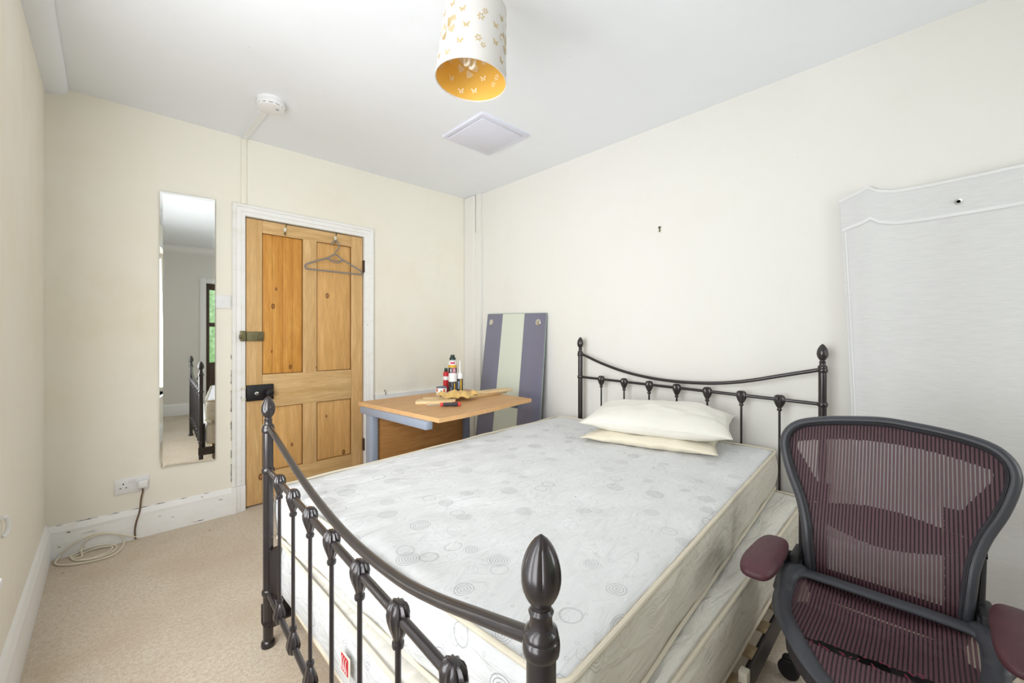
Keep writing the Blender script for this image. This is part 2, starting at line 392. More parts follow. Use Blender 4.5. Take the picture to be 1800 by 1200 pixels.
# coving: left wall (plain plaster strip) and front wall
b = nb(); prof = [(0, -.052), (.0, -.06)]
prof = [(0, 0), (0, -.050)]+[(.083*sin(k/8*pi/2)**1.15, -.050+.050*(1-cos(k/8*pi/2))) for k in range(1, 9)]
sweep_profile(b, prof, (XL, YF, cz(XL)), (XL, YB, cz(XL)), (1, 0, 0)); struct('trim_1', b, M['ceil'], smooth=True)
b = nb(); pr = [(0, .0), (0, -.1)]+[(.02+.08*sin(k/8*pi/2), -.09+.08*(1-cos(k/8*pi/2))) for k in range(0, 9)]+[(.1, 0)]
sweep_profile(b, pr, (XL, YF, cz(XL)+.0), (XR, YF, cz(XR)), (0, 1, 0)); struct('trim_2', b, M['trim_clean'], smooth=True)
# pipe boxing in the far right corner, and the white dado pipe boxing behind the desk
b = nb(); box(b, 2.478, XR, 2.93, 3.01, 0, 2.14, .004); box(b, 2.484, XR, 2.937, 3.0, 2.14, cz(2.5), .003)
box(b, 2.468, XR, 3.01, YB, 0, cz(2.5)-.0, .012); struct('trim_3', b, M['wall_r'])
b = nb(); box(b, 1.547, 2.468, YB-.02, YB, .60, .674, .004); struct('trim_4', b, M['trim_clean'])

# ------------------------------------------------------------ door_1, pine four panel
door = thing('door_1', None, None, (DX0, YB, 0), kind='structure')
DY = YB+.012                                        # leaf face
# stiles and rails
lv = nb()
box(lv, DX0+.006, .742, DY, DY+.04, .012, DZ-.006, .0025); box(lv, 1.358, DX1-.006, DY, DY+.04, .012, DZ-.006, .0025)
obj('stile', lv, M['pine'], door)
lv = nb(); box(lv, 1.002, 1.098, DY+.001, DY+.04, .88, 1.862, .002); box(lv, 1.002, 1.098, DY+.001, DY+.04, .2, .67, .002); obj('mullion', lv, M['pine'], door)
lv = nb()
for z0, z1 in ((1.857, DZ-.006), (.66, .888), (.012, .22)): box(lv, .743, 1.357, DY+.0005, DY+.04, z0, z1, .002)
obj('rail', lv, M['pine_x'], door)
def panel(x0, x1, z0, z1, m, boards):
    b = nb(); w = (x1-x0)/boards
    for k in range(boards): box(b, x0+k*w+.0006, x0+(k+1)*w-.0006, DY+.013, DY+.03, z0, z1, .0012)
    # mould round the panel
    return obj('panel', b, m, door)
panel(.743, 1.001, .889, 1.857, M['pine_orange'], 4); panel(1.099, 1.357, .889, 1.857, M['pine_pale'], 1)
panel(.743, 1.001, .22, .66, M['pine_pale'], 1); panel(1.099, 1.357, .22, .66, M['pine_pale'], 2)
b = nb()
for x0, x1, z0, z1 in ((.743, 1.001, .889, 1.857), (1.099, 1.357, .889, 1.857), (.743, 1.001, .22, .66), (1.099, 1.357, .22, .66)):
    for q in ((x0, x0+.004, z0, z1), (x1-.004, x1, z0, z1), (x0, x1, z0, z0+.004), (x0, x1, z1-.004, z1)):
        box(b, q[0], q[1], DY+.008, DY+.014, q[2], q[3])
obj('panel_bead', b, pine('brown_panel_bead', srgb(150, 100, 52), srgb(116, 74, 36), 'z', 0, 3.), door)
b = nb(); box(b, DX0-.01, DX1+.01, DY+.041, DY+.06, 0, DZ+.008); obj('gap_backing', b, M['gap'], door)  # dark sheet behind the whole leaf, the gap's shade put into its colour
# jamb lining (gap beside the leaf is open, its darkness coloured on the sheet behind)
b = nb(); box(b, DX0-.011, DX0-.001, YB-.003, DY+.06, 0, DZ+.01); box(b, DX1+.001, DX1+.011, YB-.003, DY+.06, 0, DZ+.01); box(b, DX0-.011, DX1+.011, YB-.003, DY+.06, DZ+.001, DZ+.011)
obj('jamb', b, M['trim'], door)
# architrave: moulded, mitred
AR = [(0, 0), (.008, 0), (.012, .006), (.012, .022), (.017, .026), (.017, .05), (.024, .056), (.026, .066), (.020, .074), (0, .076)]  # (out, across)
def arch(b):
    o_ = .0
    xi0, xi1, zi = DX0-.002, DX1+.002, DZ+.002
    paths = []
    for out, ac in AR:
        paths.append([Vector((xi0-ac, YB-out, .172)), Vector((xi0-ac, YB-out, zi+ac*.98)), Vector((xi1+ac, YB-out, zi+ac*.98)), Vector((xi1+ac, YB-out, 0))])
    V = [[b.verts.new(p) for p in pth] for pth in paths]; n = len(V)
    for k in range(n):
        for s in range(3): b.faces.new((V[k][s], V[k][s+1], V[(k+1) % n][s+1], V[(k+1) % n][s]))
    b.faces.new([V[k][0] for k in range(n)]); b.faces.new([V[k][3] for k in range(n)])
b = nb(); arch(b)
def vflake(b, x, z0, z1, w, y, mi=1):
    n_ = 8; P_ = [(x-w*random.random(), z0+(z1-z0)*k/n_) for k in range(n_+1)]+[(x+w*.5*random.random(), z0+(z1-z0)*k/n_) for k in range(n_, -1, -1)]
    b.faces.new([b.verts.new((px_, y, pz_)) for px_, pz_ in P_]).material_index = mi
for z0, z1 in ((.20, .32), (.36, .41), (.47, .60), (.66, .80), (.84, .93), (1.0, 1.03)): vflake(b, DX0-.079, z0, z1, .004, YB-.0006)
for z0, z1 in ((.18, .30), (.33, .52), (.56, .66)): vflake(b, DX0-.0055, z0, z1, .003, YB-.0085)
for z0, z1 in ((.74, .755), (.80, .815)): vflake(b, DX0-.026, z0, z1, .006, YB-.0172)
obj('architrave', b, [M['trim'], M['gap']], door)
b = nb()
for u0, u1, d in ((0, .03, .020), (.03, .05, .025), (.05, .076, .031)): box(b, DX0-.002-u1, DX0-.002-u0-.0005, YB-d, YB, 0, .170, .002)
obj('plinth_block', b, M['trim'], door)
b = nb(); box(b, .648, .806, DY-.024, DY-.0005, .717, .823, .003); lk = obj('rim_lock', b, M['blacklock'], door)
b = nb(); lathe(b, [(.012, 0), (.009, -.02), (.012, -.024), (.024, -.030), (.027, -.040), (.022, -.052), (.008, -.056)], (.772, DY-.024, .768), 20, 'y'); obj('knob', b, M['blacklock'], lk)
b = nb(); lathe(b, [(.012, 0), (.012, -.003), (.009, -.004)], (.705, DY-.024, .766), 18, 'y'); kp = obj('keyhole_plate', b, M['chrome'], lk)
b = nb(); lathe(b, [(.003, -.0042), (.003, -.005)], (.705, DY-.024, .769), 10, 'y'); box(b, .7035, .7065, DY-.029, DY-.0282, .757, .768); obj('keyhole', b, M['plastic_d'], lk)
b = nb()
for z in (.735, .81): box(b, .612, .640, YB-.02, YB-.0165, z-.006, z+.006, .002)
obj('lock_keep', b, M['plastic_c'], door)
b = nb(); box(b, .646, .748, DY-.016, DY-.0005, 1.118, 1.182, .004); bl = obj('night_latch', b, M['brass_old'], door)
b = nb(); lathe(b, [(.016, 0), (.015, -.005), (.005, -.006)], (.728, DY-.016, 1.150), 18, 'y'); box(b, .726, .730, DY-.027, DY-.0215, 1.137, 1.163, .001); lathe(b, [(.006, 0), (.005, -.003)], (.69, DY-.016, 1.15), 12, 'y'); obj('latch_knob', b, M['brass_old'], bl)
b = nb(); box(b, .606, .638, YB-.036, YB-.017, 1.118, 1.186, .005); lathe(b, [(.014, -.006), (.016, 0), (.014, .006)], (.608, YB-.03, 1.147), 16, 'x'); obj('latch_keep', b, M['brass_old'], door)
for z in (1.665, .235):
    b = nb(); lathe(b, [(.006, 0), (.006, .095)], (DX1-.001, YB-.006, z), 12); box(b, DX1-.006, DX1-.0005, YB-.004, DY+.006, z, z+.095)
    for k in range(3): lathe(b, [(.0072, .02+.028*k), (.0072, .021+.028*k)], (DX1-.001, YB-.006, z), 12)
    obj('hinge', b, M['rust'], door)

# over-door hooks and hanger
def over_hook(x, label):
    r = thing('over_door_hook', label, 'hook', (x, DY, 1.90), 'hooks on the pine door')
    b = nb(); pts = spline([(x+.012, DY+.02, DZ-.003), (x+.011, DY-.004, DZ-.003), (x+.006, DY-.005, 1.925), (x, DY-.005, 1.895), (x-.004, DY-.008, 1.872), (x-.004, DY-.022, 1.862), (x-.003, DY-.034, 1.872), (x-.003, DY-.036, 1.884)], 5)
    tube(b, pts, .0028, 8); obj('hook_wire', b, M['brass_old'], r)
    b = nb(); box(b, x-.010, x+.008, DY-.010, DY-.003, 1.888, 1.918, .002); obj('hook_plate', b, M['plastic_c'], r)
over_hook(.882, 'small brass and cream hook on the pine door, empty, left of the hanger')
over_hook(1.232, 'small brass and cream hook on the pine door that holds the grey hanger')
hg = thing('clothes_hanger', 'grey plastic clothes hanger hanging on the pine bedroom door', 'hanger', (1.215, DY-.036, 1.70))
hy = DY-.034
b = nb(); tube(b, spline([(1.192, hy, 1.842), (1.196, hy, 1.858), (1.212, hy, 1.872), (1.232, hy, 1.872), (1.248, hy, 1.852), (1.247, hy, 1.826), (1.232, hy, 1.806), (1.222, hy, 1.79), (1.221, hy, 1.766)], 5), .0045, 10); obj('hanger_hook', b, M['grey_hanger'], hg)
b = nb()
tube(b, spline([(1.221, hy, 1.772), (1.17, hy, 1.742), (1.10, hy, 1.712), (1.03, hy, 1.682), (1.006, hy, 1.664), (1.01, hy, 1.646), (1.03, hy, 1.640), (1.22, hy, 1.640), (1.405, hy, 1.642), (1.427, hy, 1.648), (1.425, hy, 1.662), (1.40, hy, 1.678), (1.34, hy, 1.708), (1.27, hy, 1.742)], 5, True), .0058, 10, True, 1, .8)
tube(b, spline([(1.172, hy, 1.742), (1.180, hy, 1.722), (1.222, hy, 1.712), (1.262, hy, 1.722), (1.268, hy, 1.742)], 5), .0045, 8); tube(b, [(1.15, hy, 1.728), (1.29, hy, 1.728)], .003, 8)
obj('hanger_body', b, M['grey_hanger'], hg)

# ------------------------------------------------------------ wall fittings on the door wall
sw = thing('light_switch', 'white square light switch plate between the mirror and the door', 'light switch', (.516, YB, 1.372))
b = nb(); box(b, .474, .560, YB-.009, YB, 1.329, 1.415, .003); obj('plate', b, M['plastic_w'], sw)
b = nb(); box(b, .509, .525, YB-.0125, YB-.009, 1.361, 1.384, .002); obj('rocker', b, M['plastic_w'], sw)
for x in (.482, .552):
    b = nb(); lathe(b, [(.0028, 0), (.0026, -.001)], (x, YB-.009, 1.372), 10, 'y'); obj('screw', b, M['chrome'], sw)
so = thing('wall_socket', 'white double wall socket low on the wall, just left of the tall mirror', 'socket', (.092, YB, .308))
b = nb(); box(b, .019, .165, YB-.009, YB, .265, .351, .003); obj('plate', b, M['plastic_w'], so)
b = nb()
for x in (.055, ): 
    box(b, x-.0025, x+.0025, YB-.0098, YB-.0088, .316, .324); box(b, x-.0155, x-.008, YB-.0098, YB-.0088, .296, .300); box(b, x+.008, x+.0155, YB-.0098, YB-.0088, .296, .300)
obj('socket_holes', b, M['plastic_d'], so)
for x in (.083, .101):
    b = nb(); box(b, x-.007, x+.007, YB-.013, YB-.009, .322, .343, .002); obj('rocker', b, M['plastic_w'], so)
pl = thing('plug', 'white plug in the wall socket with a dirty brown cable', 'plug', (.134, YB-.01, .30))
b = nb(); box(b, .112, .160, YB-.036, YB-.0095, .282, .328, .008, seg=3); box(b, .116, .156, YB-.042, YB-.034, .290, .320, .005); obj('plug_body', b, M['plastic_w'], pl)
b = nb(); tube(b, spline([(.134, YB-.026, .284), (.135, YB-.027, .262), (.128, YB-.03, .225), (.122, YB-.034, .16), (.108, YB-.032, .10), (.102, YB-.03, .05), (.104, YB-.034, .006)], 6), .0042, 8); obj('cable', b, M['cable_br'], pl)
# coil of cream cable on the carpet
cxx, cyy = -.045, 3.055
pts = [(0.118, 3.132, 0.01), (0.074, 3.132, 0.035), (0.017, 3.132, 0.067), (-0.032, 3.132, 0.087), (-0.074, 3.132, 0.086), (-0.122, 3.132, 0.072), (-0.163, 3.132, 0.042), (-0.188, 3.132, 0.008), (-0.195, 3.079, 0.005), (-0.171, 3.034, 0.005), (-0.117, 2.995, 0.005), (-0.057, 2.979, 0.005), (0.005, 2.979, 0.005), (0.045, 3.043, 0.005), (0.058, 3.132, 0.006), (0.044, 3.132, 0.042), (0.006, 3.132, 0.071), (-0.049, 3.132, 0.08), (-0.091, 3.132, 0.064), (-0.106, 3.132, 0.024), (-0.102, 3.077, 0.005), (-0.13, 3.082, 0.005), (-0.144, 3.111, 0.005), (-0.122, 3.132, 0.013), (-0.06, 3.132, 0.023), (-0.005, 3.132, 0.015), (0.026, 3.105, 0.005), (0.016, 3.039, 0.005), (-0.03, 3.006, 0.005), (-0.088, 3.018, 0.005), (-0.129, 3.059, 0.005), (-0.135, 3.102, 0.005), (-0.091, 3.132, 0.004), (-0.038, 3.132, 0.009), (0.012, 3.109, 0.005), (-0.005, 3.044, 0.005), (-0.068, 3.02, 0.005), (-0.109, 3.038, 0.005)]
b = nb(); tube(b, spline(pts, 4), .0040, 8)
obj('cable_coil', b, M['cable_w'], None, label='loose coil of thin cream cable on the carpet by the skirting corner', cat='cable', loc=(cxx, cyy, 0))
# little white cable clip on the left wall
b = nb(); tube(b, spline([(XL+.003, 1.965, .60), (XL+.010, 1.978, .595), (XL+.013, 1.988, .57), (XL+.010, 1.984, .545), (XL+.003, 1.975, .538)], 5), .006, 8)
obj('cable_hook', b, M['plastic_w'], None, label='small white plastic hook on the left wall at the photo edge', cat='hook', loc=(XL, 2.0, .57))

# mirror, tall bevelled, chipped at its lower left corner, hung very slightly askew
mr = thing('wall_mirror', 'tall narrow mirror with no frame and a chipped bottom corner, left of the pine door', 'mirror', (.21, YB-.003, 1.19))
ma = R(-3.3)
def mp(x, z, d): # x along mirror
    return Vector((.21+x*cos(ma)+0, YB-.006-d+x*sin(ma)*1.0, z))
w_ = .263
outl = [(0, .412), (.006, .404), (.007, .376), (.012, .371), (.03, .384), (.10, .381), (.15, .377), (w_, .373), (w_, 2.012), (.0, 2.004)]
def ring2(d, inset):
    cx_, cz_ = w_/2, 1.19
    return [mp(min(max(x, inset), w_-inset), min(max(z, .373+inset), 2.006-inset) if inset else z, d) for x, z in outl]
b = nb(); A = [b.verts.new(p) for p in ring2(-.0, 0)]; B = [b.verts.new(p) for p in ring2(.004, 0)]; n = len(A)
for k in range(n): b.faces.new((A[k], A[(k+1) % n], B[(k+1) % n], B[k]))
b.faces.new(A); obj('glass_edge', b, M['mirror_edge'], mr, smooth=False)
b = nb(); B = [b.verts.new(p) for p in ring2(.004, 0)]; C_ = [b.verts.new(p) for p in ring2(.0048, .014)]
for k in range(n): b.faces.new((B[k], B[(k+1) % n], C_[(k+1) % n], C_[k]))
b.faces.new(C_); bmesh.ops.dissolve_degenerate(b, dist=1e-6, edges=b.edges); obj('mirror_glass', b, M['mirror'], mr, smooth=False)
b = nb(); box(b, .2135, .222, YB-.0062, YB-.001, .374, .43); box(b, .22, .47, YB-.004, YB-.001, .365, .392); obj('backing_paper', b, M['paper'], mr)

# cable trunking and smoke alarm
ct = thing('cable_trunking', 'thin white cable trunking from the door frame up to the smoke alarm', 'trunking', (.632, YB, 2.03))
b = nb(); box(b, .6165, .6475, YB-.012, YB, 2.026, cz(.63), .002); obj('wall_run', b, M['wall'], ct)
b = nb(); prism(b, [(.6165, YB), (.6475, YB), (.660, 2.60), (.624, 2.60)], cz(.63)-.014, cz(.63)+.0); obj('ceiling_run', b, M['plastic_w'], ct, smooth=False)
sm = thing('smoke_alarm', 'round white smoke alarm on the ceiling above the door', 'smoke alarm', (.64, 2.555, cz(.64)))
c = (.64, 2.555, cz(.64))
b = nb(); lathe(b, [(.063, .002), (.067, 0), (.067, -.011), (.064, -.015)], c, 40); obj('base_plate', b, M['plastic_w'], sm)
b = nb(); lathe(b, [(.063, -.015), (.0685, -.018), (.069, -.034), (.066, -.0375), (.060, -.038)], c, 40); obj('cover', b, M['plastic_w'], sm)
b = nb(); lathe(b, [(.059, -.037), (.059, -.043)], c, 40, caps=False); obj('sensor_slot', b, M['plastic_d'], sm)
b = nb(); lathe(b, [(.0645, -.042), (.064, -.047), (.054, -.051), (.012, -.053)], c, 40); obj('cap', b, M['plastic_w'], sm)
for k in range(10):
    pass
b = nb()
for k in range(12):
    a = 2*pi*k/12; vs = box(b, c[0]+.0605, c[0]+.0655, c[1]-.006, c[1]+.006, c[2]-.0425, c[2]-.037); bmesh.ops.rotate(b, verts=vs, cent=c, matrix=Matrix.Rotation(a, 3, 'Z'))
obj('vent_ribs', b, M['plastic_w'], sm)
b = nb(); lathe(b, [(.008, -.0515), (.0075, -.0545), (.004, -.055)], (c[0]+.024, c[1]-.026, c[2]), 14); obj('test_button', b, M['steel'], sm)

# ceiling hatch
ht = thing('ceiling_hatch', 'square bluish white access hatch set in the ceiling', 'hatch', (1.773, 2.038, cz(1.773)))
hz = lambda x: cz(x)
def tilted(b, dz=0):
    for v in b.verts: v.co.z += cz(v.co.x)+dz
b = nb(); x0, x1, y0, y1 = 1.567, 1.978, 1.833, 2.243
for q in ((x0, x1, y0, y0+.03), (x0, x1, y1-.03, y1), (x0, x0+.03, y0+.03, y1-.03), (x1-.03, x1, y0+.03, y1-.03)): box(b, *q, -.014, .001, .002)
tilted(b); obj('hatch_frame', b, M['hatchw'], ht)
b = nb(); box(b, x0+.033, x1-.033, y0+.033, y1-.033, -.018, -.001, .002); tilted(b)
for v in b.verts:
    if v.co.x < 1.7 and v.co.y > 2.0: v.co.z -= .004
obj('hatch_panel', b, M['hatchw'], ht)

# ------------------------------------------------------------ pendant lamp with cut-out drum shade
LX, LY, LZ0, LZ1 = .91, 1.126, 2.052, 2.304
lp = thing('pendant_lamp', 'drum pendant lampshade, pearl outside and gold inside, with butterfly cut-outs', 'pendant lamp', (LX, LY, cz(LX)))
r0, r1 = .125, .108
def butterfly(s):
    P = []
    for sg in (-1, 1):
        P.append([(sg*x*s, y*s) for x, y in ((.04, .0), (.25, .35), (.62, .72), (.95, .8), (.86, .45), (.7, .12), (.35, .0))])
        P.append([(sg*x*s, y*s) for x, y in ((.04, -.04), (.4, -.06), (.66, -.22), (.6, -.55), (.38, -.72), (.2, -.5))])
    return P
def flower(s, n=6):
    P = []
    for k in range(n):
        a = 2*pi*k/n; ca, sa = cos(a), sin(a)
        P.append([((x*ca-y*sa)*s, (x*sa+y*ca)*s) for x, y in ((.25, 0), (.5, .2), (.9, .06), (.9, -.06), (.5, -.2))])
    return P
def lacewing(s):                                     # large butterfly, wings broken into cells
    P = []
    for sg in (-1, 1):
        for k in range(7):
            a0 = .25+k*.16; a1 = a0+.11
            P.append([(sg*rr*cos(a)*s, rr*sin(a)*s) for rr, a in ((.15, a0), (.95+.12*sin(k), a0), (.95+.12*sin(k), a1), (.15, a1))])
        for k in range(5):
            a0 = -.1-k*.2; a1 = a0-.14
            P.append([(sg*rr*cos(a)*s, rr*sin(a)*s) for rr, a in ((.15, a0), (.7, a0), (.7, a1), (.15, a1))])
    return P
motifs = []
for rep in range(3):
    A0 = 2*pi*rep/3+R(64)
    motifs.append((A0+.0, 2.165, lacewing(.047), .35))
    for k in range(9):
        a = k/9*2*pi; motifs.append((A0+.62*cos(a), 2.165+.085*sin(a), butterfly(.0125), .3*sin(a)))
    for da, z, s in ((1.02, 2.20, .015), (1.14, 2.222, .012), (.98, 2.125, .014), (1.12, 2.105, .011), (.15, 2.285, .013)): motifs.append((A0+da, z, flower(s), 0))
def tl(b):   # the shade hangs a few degrees out of plumb
    bmesh.ops.rotate(b, verts=b.verts, cent=(LX, LY, LZ0), matrix=Matrix.Rotation(R(3.8), 3, Vector((.703, .711, 0)))); return b
def srad(z): return r0+(r1-r0)*(z-LZ0)/(LZ1-LZ0)
def stamp(b, motifs, off, mi):
    for a0, z0, polys, rot in motifs:
        for P in polys:
            vs = []
            for x, y in P:
                X_, Y_ = x*cos(rot)-y*sin(rot), x*sin(rot)+y*cos(rot)
                z = min(max(z0+Y_, LZ0+.006), LZ1-.006); a = a0+X_/.12; rd = srad(z)+off
                vs.append(b.verts.new((LX+rd*cos(a), LY+rd*sin(a), z)))
            try: b.faces.new(vs).material_index = mi
            except Exception: pass
b = nb(); lathe(b, [(r0, LZ0), (r1, LZ1)], (LX, LY, 0), 96, caps=False); stamp(b, motifs, .0008, 1); sh = obj('lamp_shade', tl(b), [M['shade'], M['goldcut']], lp, fix=False)
b = nb(); lathe(b, [(r0-.0015, LZ0+.0005), (r1-.0015, LZ1-.0005)], (LX, LY, 0), 96, caps=False); stamp(b, motifs, -.0028, 1); obj('gold_lining', tl(b), [M['gold'], M['palecut']], sh, fix=False)
b = nb(); lathe(b, [(r0-.002, LZ0-.0005), (r0+.0012, LZ0-.0012), (r0+.0012, LZ0+.004), (r0-.002, LZ0+.004), (r0-.002, LZ0-.0005)], (LX, LY, 0), 72, caps=False); obj('rim_tape', tl(b), M['shade'], sh)
b = nb(); lathe(b, [(r1-.002, LZ1-.004), (r1+.0012, LZ1-.004), (r1+.0012, LZ1+.001), (r1-.002, LZ1+.001), (r1-.002, LZ1-.004)], (LX, LY, 0), 72, caps=False); obj('rim_tape', tl(b), M['shade'], sh)
b = nb(); tube(b, [(LX+.012, LY-.012, 2.27), (LX, LY, cz(LX)-.02)], .003, 8); obj('flex', b, M['plastic_w'], lp)
b = nb(); lathe(b, [(.02, .0), (.045, -.002), (.045, -.012), (.03, -.028), (.008, -.034)], (LX, LY, cz(LX)), 24); obj('ceiling_rose', b, M['plastic_w'], lp)
b = nb(); lathe(b, [(.010, 2.285), (.016, 2.28), (.018, 2.235), (.018, 2.225)], (LX, LY, 0), 20); obj('lamp_holder', tl(b), M['plastic_w'], lp)
b = nb()
for k in range(3):
    a = 2*pi*k/3+.4; tube(b, [(LX+.018*cos(a), LY+.018*sin(a), 2.262), (LX+(r1-.002)*cos(a), LY+(r1-.002)*sin(a), 2.298)], .0015, 6)
lathe(b, [(.02, 2.258), (.022, 2.262), (.02, 2.266)], (LX, LY, 0), 18); obj('shade_carrier', tl(b), M['plastic_w'], lp)
b = nb()
for dx in (-.012, .012): tube(b, spline([(LX+dx, LY, 2.225), (LX+dx, LY, 2.13), (LX+dx, LY+.006, 2.115), (LX+dx, LY+.02, 2.115), (LX+dx, LY+.026, 2.13), (LX+dx, LY+.026, 2.225)], 5), .006, 10)
obj('bulb', tl(b), plain('frosted_bulb_tube', srgb(245, 240, 225), .25), lp)

# picture hook on the right wall
b = nb(); lathe(b, [(.003, 0), (.003, -.014), (.004, -.016)], (XR, 1.187, 1.848), 8, 'x'); box(b, XR-.003, XR-.0005, 1.183, 1.193, 1.822, 1.855, .001)
for dy in (-.006, .006): lathe(b, [(.0025, 0), (.0025, -.01)], (XR, 1.187+dy, 1.848-.003*dy/.006), 8, 'x')
tube(b, spline([(XR-.003, 1.187, 1.826), (XR-.009, 1.187, 1.818), (XR-.014, 1.187, 1.826)], 4), .0022, 6)
obj('picture_hook', b, M['brass_old'], None, label='small tarnished brass picture hook high on the bare right wall', cat='hook', loc=(XR, 1.187, 1.84))

# ------------------------------------------------------------ left window, added front window and glazed door (behind the camera)
def window(name, axis, pos, u0, u1, z0, z1, sgn):
    w = thing(name, None, None, (0, 0, 0), kind='structure')
    def bx(b, ua, ub, da, db, za, zb, bev=.002):
        p0, p1 = sorted((pos+sgn*da, pos+sgn*db))
        if axis == 'x': box(b, p0, p1, ua, ub, za, zb, bev)
        else: box(b, ua, ub, p0, p1, za, zb, bev)
    b = nb(); f = .045; zm = (z0+z1)/2
    for q in ((u0, u0+f, z0, z1), (u1-f, u1, z0, z1), (u0+f, u1-f, z0, z0+f), (u0+f, u1-f, z1-f, z1), (u0+f, u1-f, zm-.018, zm+.018)): bx(b, q[0], q[1], .07, .11, q[2], q[3])
    obj('window_frame', b, M['trim_clean'], w)
    b = nb(); bx(b, u0+f, u1-f, .088, .092, z0+f, z1-f, 0); obj('pane', b, M['pane'], w)
    b = nb(); bx(b, u0-.03, u1+.03, -.03, .07, z0-.025, z0-.0, .004); obj('window_sill', b, M['trim_clean'], w)
    b = nb()
    for q in ((u0-.07, u0-.001, z0, z1+.07), (u1+.001, u1+.07, z0, z1+.07), (u0-.001, u1+.001, z1+.001, z1+.07)): bx(b, q[0], q[1], -.018, 0, q[2], q[3])
    obj('architrave', b, M['trim_clean'], w); return w
window('window_1', 'x', XL, .02, 1.72, .50, 2.12, -1)
window('added_window', 'y', YF, 1.50, 2.12, .82, 2.10, -1)  # added window, out of the mirror's view, to carry the front light
d2 = thing('door_2', None, None, (.52, YF, 0), kind='structure')
b = nb()
for q in ((.52, .56, 0, 1.95), (1.23, 1.30, 0, 1.95), (.56, 1.23, 1.86, 1.95), (.56, 1.23, .0, .75), (.56, 1.23, 1.30, 1.36)): box(b, q[0], q[1], YF-.09, YF-.05, q[2], q[3], .002)
obj('door_leaf', b, M['timber_dark'], d2)
b = nb(); box(b, .56, 1.23, YF-.072, YF-.068, .75, 1.86); obj('pane', b, M['pane'], d2)
b = nb()
for q in ((.445, .519, 0, 2.025), (1.301, 1.375, 0, 2.025), (.519, 1.301, 1.951, 2.025)): box(b, q[0], q[1], YF, YF+.02, q[2], q[3], .003)
obj('architrave', b, M['trim_clean'], d2)
b = nb(); bmesh.ops.create_icosphere(b, subdivisions=5, radius=1)
for v in b.verts:
    v.co = Vector((1.2+v.co.x*2.2, -4.2+v.co.y*.8, 1.1+v.co.z*1.5))+Vector((nz(*v.co, s=2.5), nz(v.co.y, v.co.z, v.co.x, 2.5), nz(v.co.z, v.co.x, v.co.y, 2.5)))*.35
obj('garden_hedge', b, M['hedge'], None, label='bright green garden hedge seen through the glazed door in the mirror', cat='hedge', loc=(1.2, -4.2, 0))
b = nb(); box(b, -3, 6, -8, YF-T_-.01, -.35, -.25); obj('garden_ground', b, M['hedge'], None, kind='structure')

# ------------------------------------------------------------ bed frame
FA = Vector((.420, 1.715, 0)); FB = Vector((.346, .303, 0))      # footboard posts, far and near
HA = Vector((2.430, 1.750, 0)); HB = Vector((2.430, .339, 0))    # headboard posts
bed = thing('bed_frame', 'dark metal double bed frame with curved rails, egg finials and shell castings', 'bed frame', (1.4, 1.03, 0))
EGG = [(.009, 0), (.010, .004), (.0075, .012), (.0085, .020), (.0115, .024), (.016, .034), (.0205, .046), (.0225, .058), (.0215, .070), (.0175, .082), (.0115, .091), (.0055, .096), (.0008, .0975)]
def finial(p, z, parent, k=1.):
    b = nb()
    fl = lambda a, j: 1-.07*max(0, math.exp(-((((a*4/(2*pi)) % 1)-.5)/.06)**2))*(1 if j > .35 else 0)
    lathe(b, [(.0195*k, -.004), (.0200*k, .000), (.0185*k, .006), (.0135*k, .010), (.0125*k, .020), (.0145*k, .026), (.0115*k, .030)], (p.x, p.y, z), 32)
    pr = []
    E0, E1 = .028, .112
    for i in range(17):
        t_ = i/16; r = .0232*k*max(.0, sin(pi*min(1, t_**.86)))**.62 if 0 < t_ < 1 else .001
        if t_ < .15: r = max(r, .0105*k)
        pr.append((r, E0+(E1-E0)*t_))
    lathe(b, pr, (p.x, p.y, z), 48, flute=fl)
    return obj('finial', b, M['iron'], parent)
def collar(b, p, z, r=.0215, h=.016):
    lathe(b, [(r*.84, -h*.7), (r*.97, -h*.5), (r, -h*.15), (r, h*.15), (r*.97, h*.5), (r*.84, h*.7)], (p.x, p.y, z), 28)
def post(p, name, top, zs):
    b = nb(); lathe(b, [(.023, 0), (.0235, .003), (.0235, .016), (.0195, .022), (.0170, .024), (.0170, top)], (p.x, p.y, 0), 28)
    o = obj(name, b, M['iron'], bed)
    for z in zs:
        b = nb(); collar(b, p, z); obj('collar', b, M['iron'], o)
    finial(p, top, o); return o
def casting(p, d, z, parent, flip=1):
    """scallop shell clasp over a rail: fan on the rail tapering to a ringed neck. d = rail direction"""
    d = Vector(d).normalized(); q = Vector((-d.y, d.x, 0)); b = nb(); S = 36
    prof = [(.004, .0225), (.009, .0215), (.0135, .0175), (.0170, .010), (.0190, .000), (.0180, -.012), (.0145, -.026), (.0105, -.038), (.0080, -.046), (.0085, -.049), (.0105, -.050), (.0110, -.055), (.0100, -.059), (.0065, -.060)]
    rings = []
    for j, (r, h) in enumerate(prof):
        fade = max(0, 1-max(0, j-2)/8.); ring = []
        for k in range(S):
            a = 2*pi*k/S; ca, sa = cos(a), sin(a)
            wob = 1+.15*fade*cos(a*10)
            ring.append(b.verts.new(p+Vector((0, 0, z+h*flip))+d*(ca*r*wob*(1.32 if j < 8 else 1.05))+q*(sa*r*(.95 if j < 8 else 1)*wob)))
        rings.append(ring)
    for A_, B_ in zip(rings, rings[1:]):
        for k in range(S): b.faces.new((A_[k], A_[(k+1) % S], B_[(k+1) % S], B_[k]))
    b.faces.new(rings[0]); b.faces.new(rings[-1])
    return obj('shell_casting', b, M['iron'], parent)
post(FA, 'footboard_post', .815, (.803, .652, .200)); post(FB, 'footboard_post', .815, (.803, .652, .200))
post(HA, 'headboard_post', 1.034, (1.018, .857)); post(HB, 'headboard_post', 1.002, (.987, .823))
def lerp(a, b_, t_): return a+(b_-a)*t_
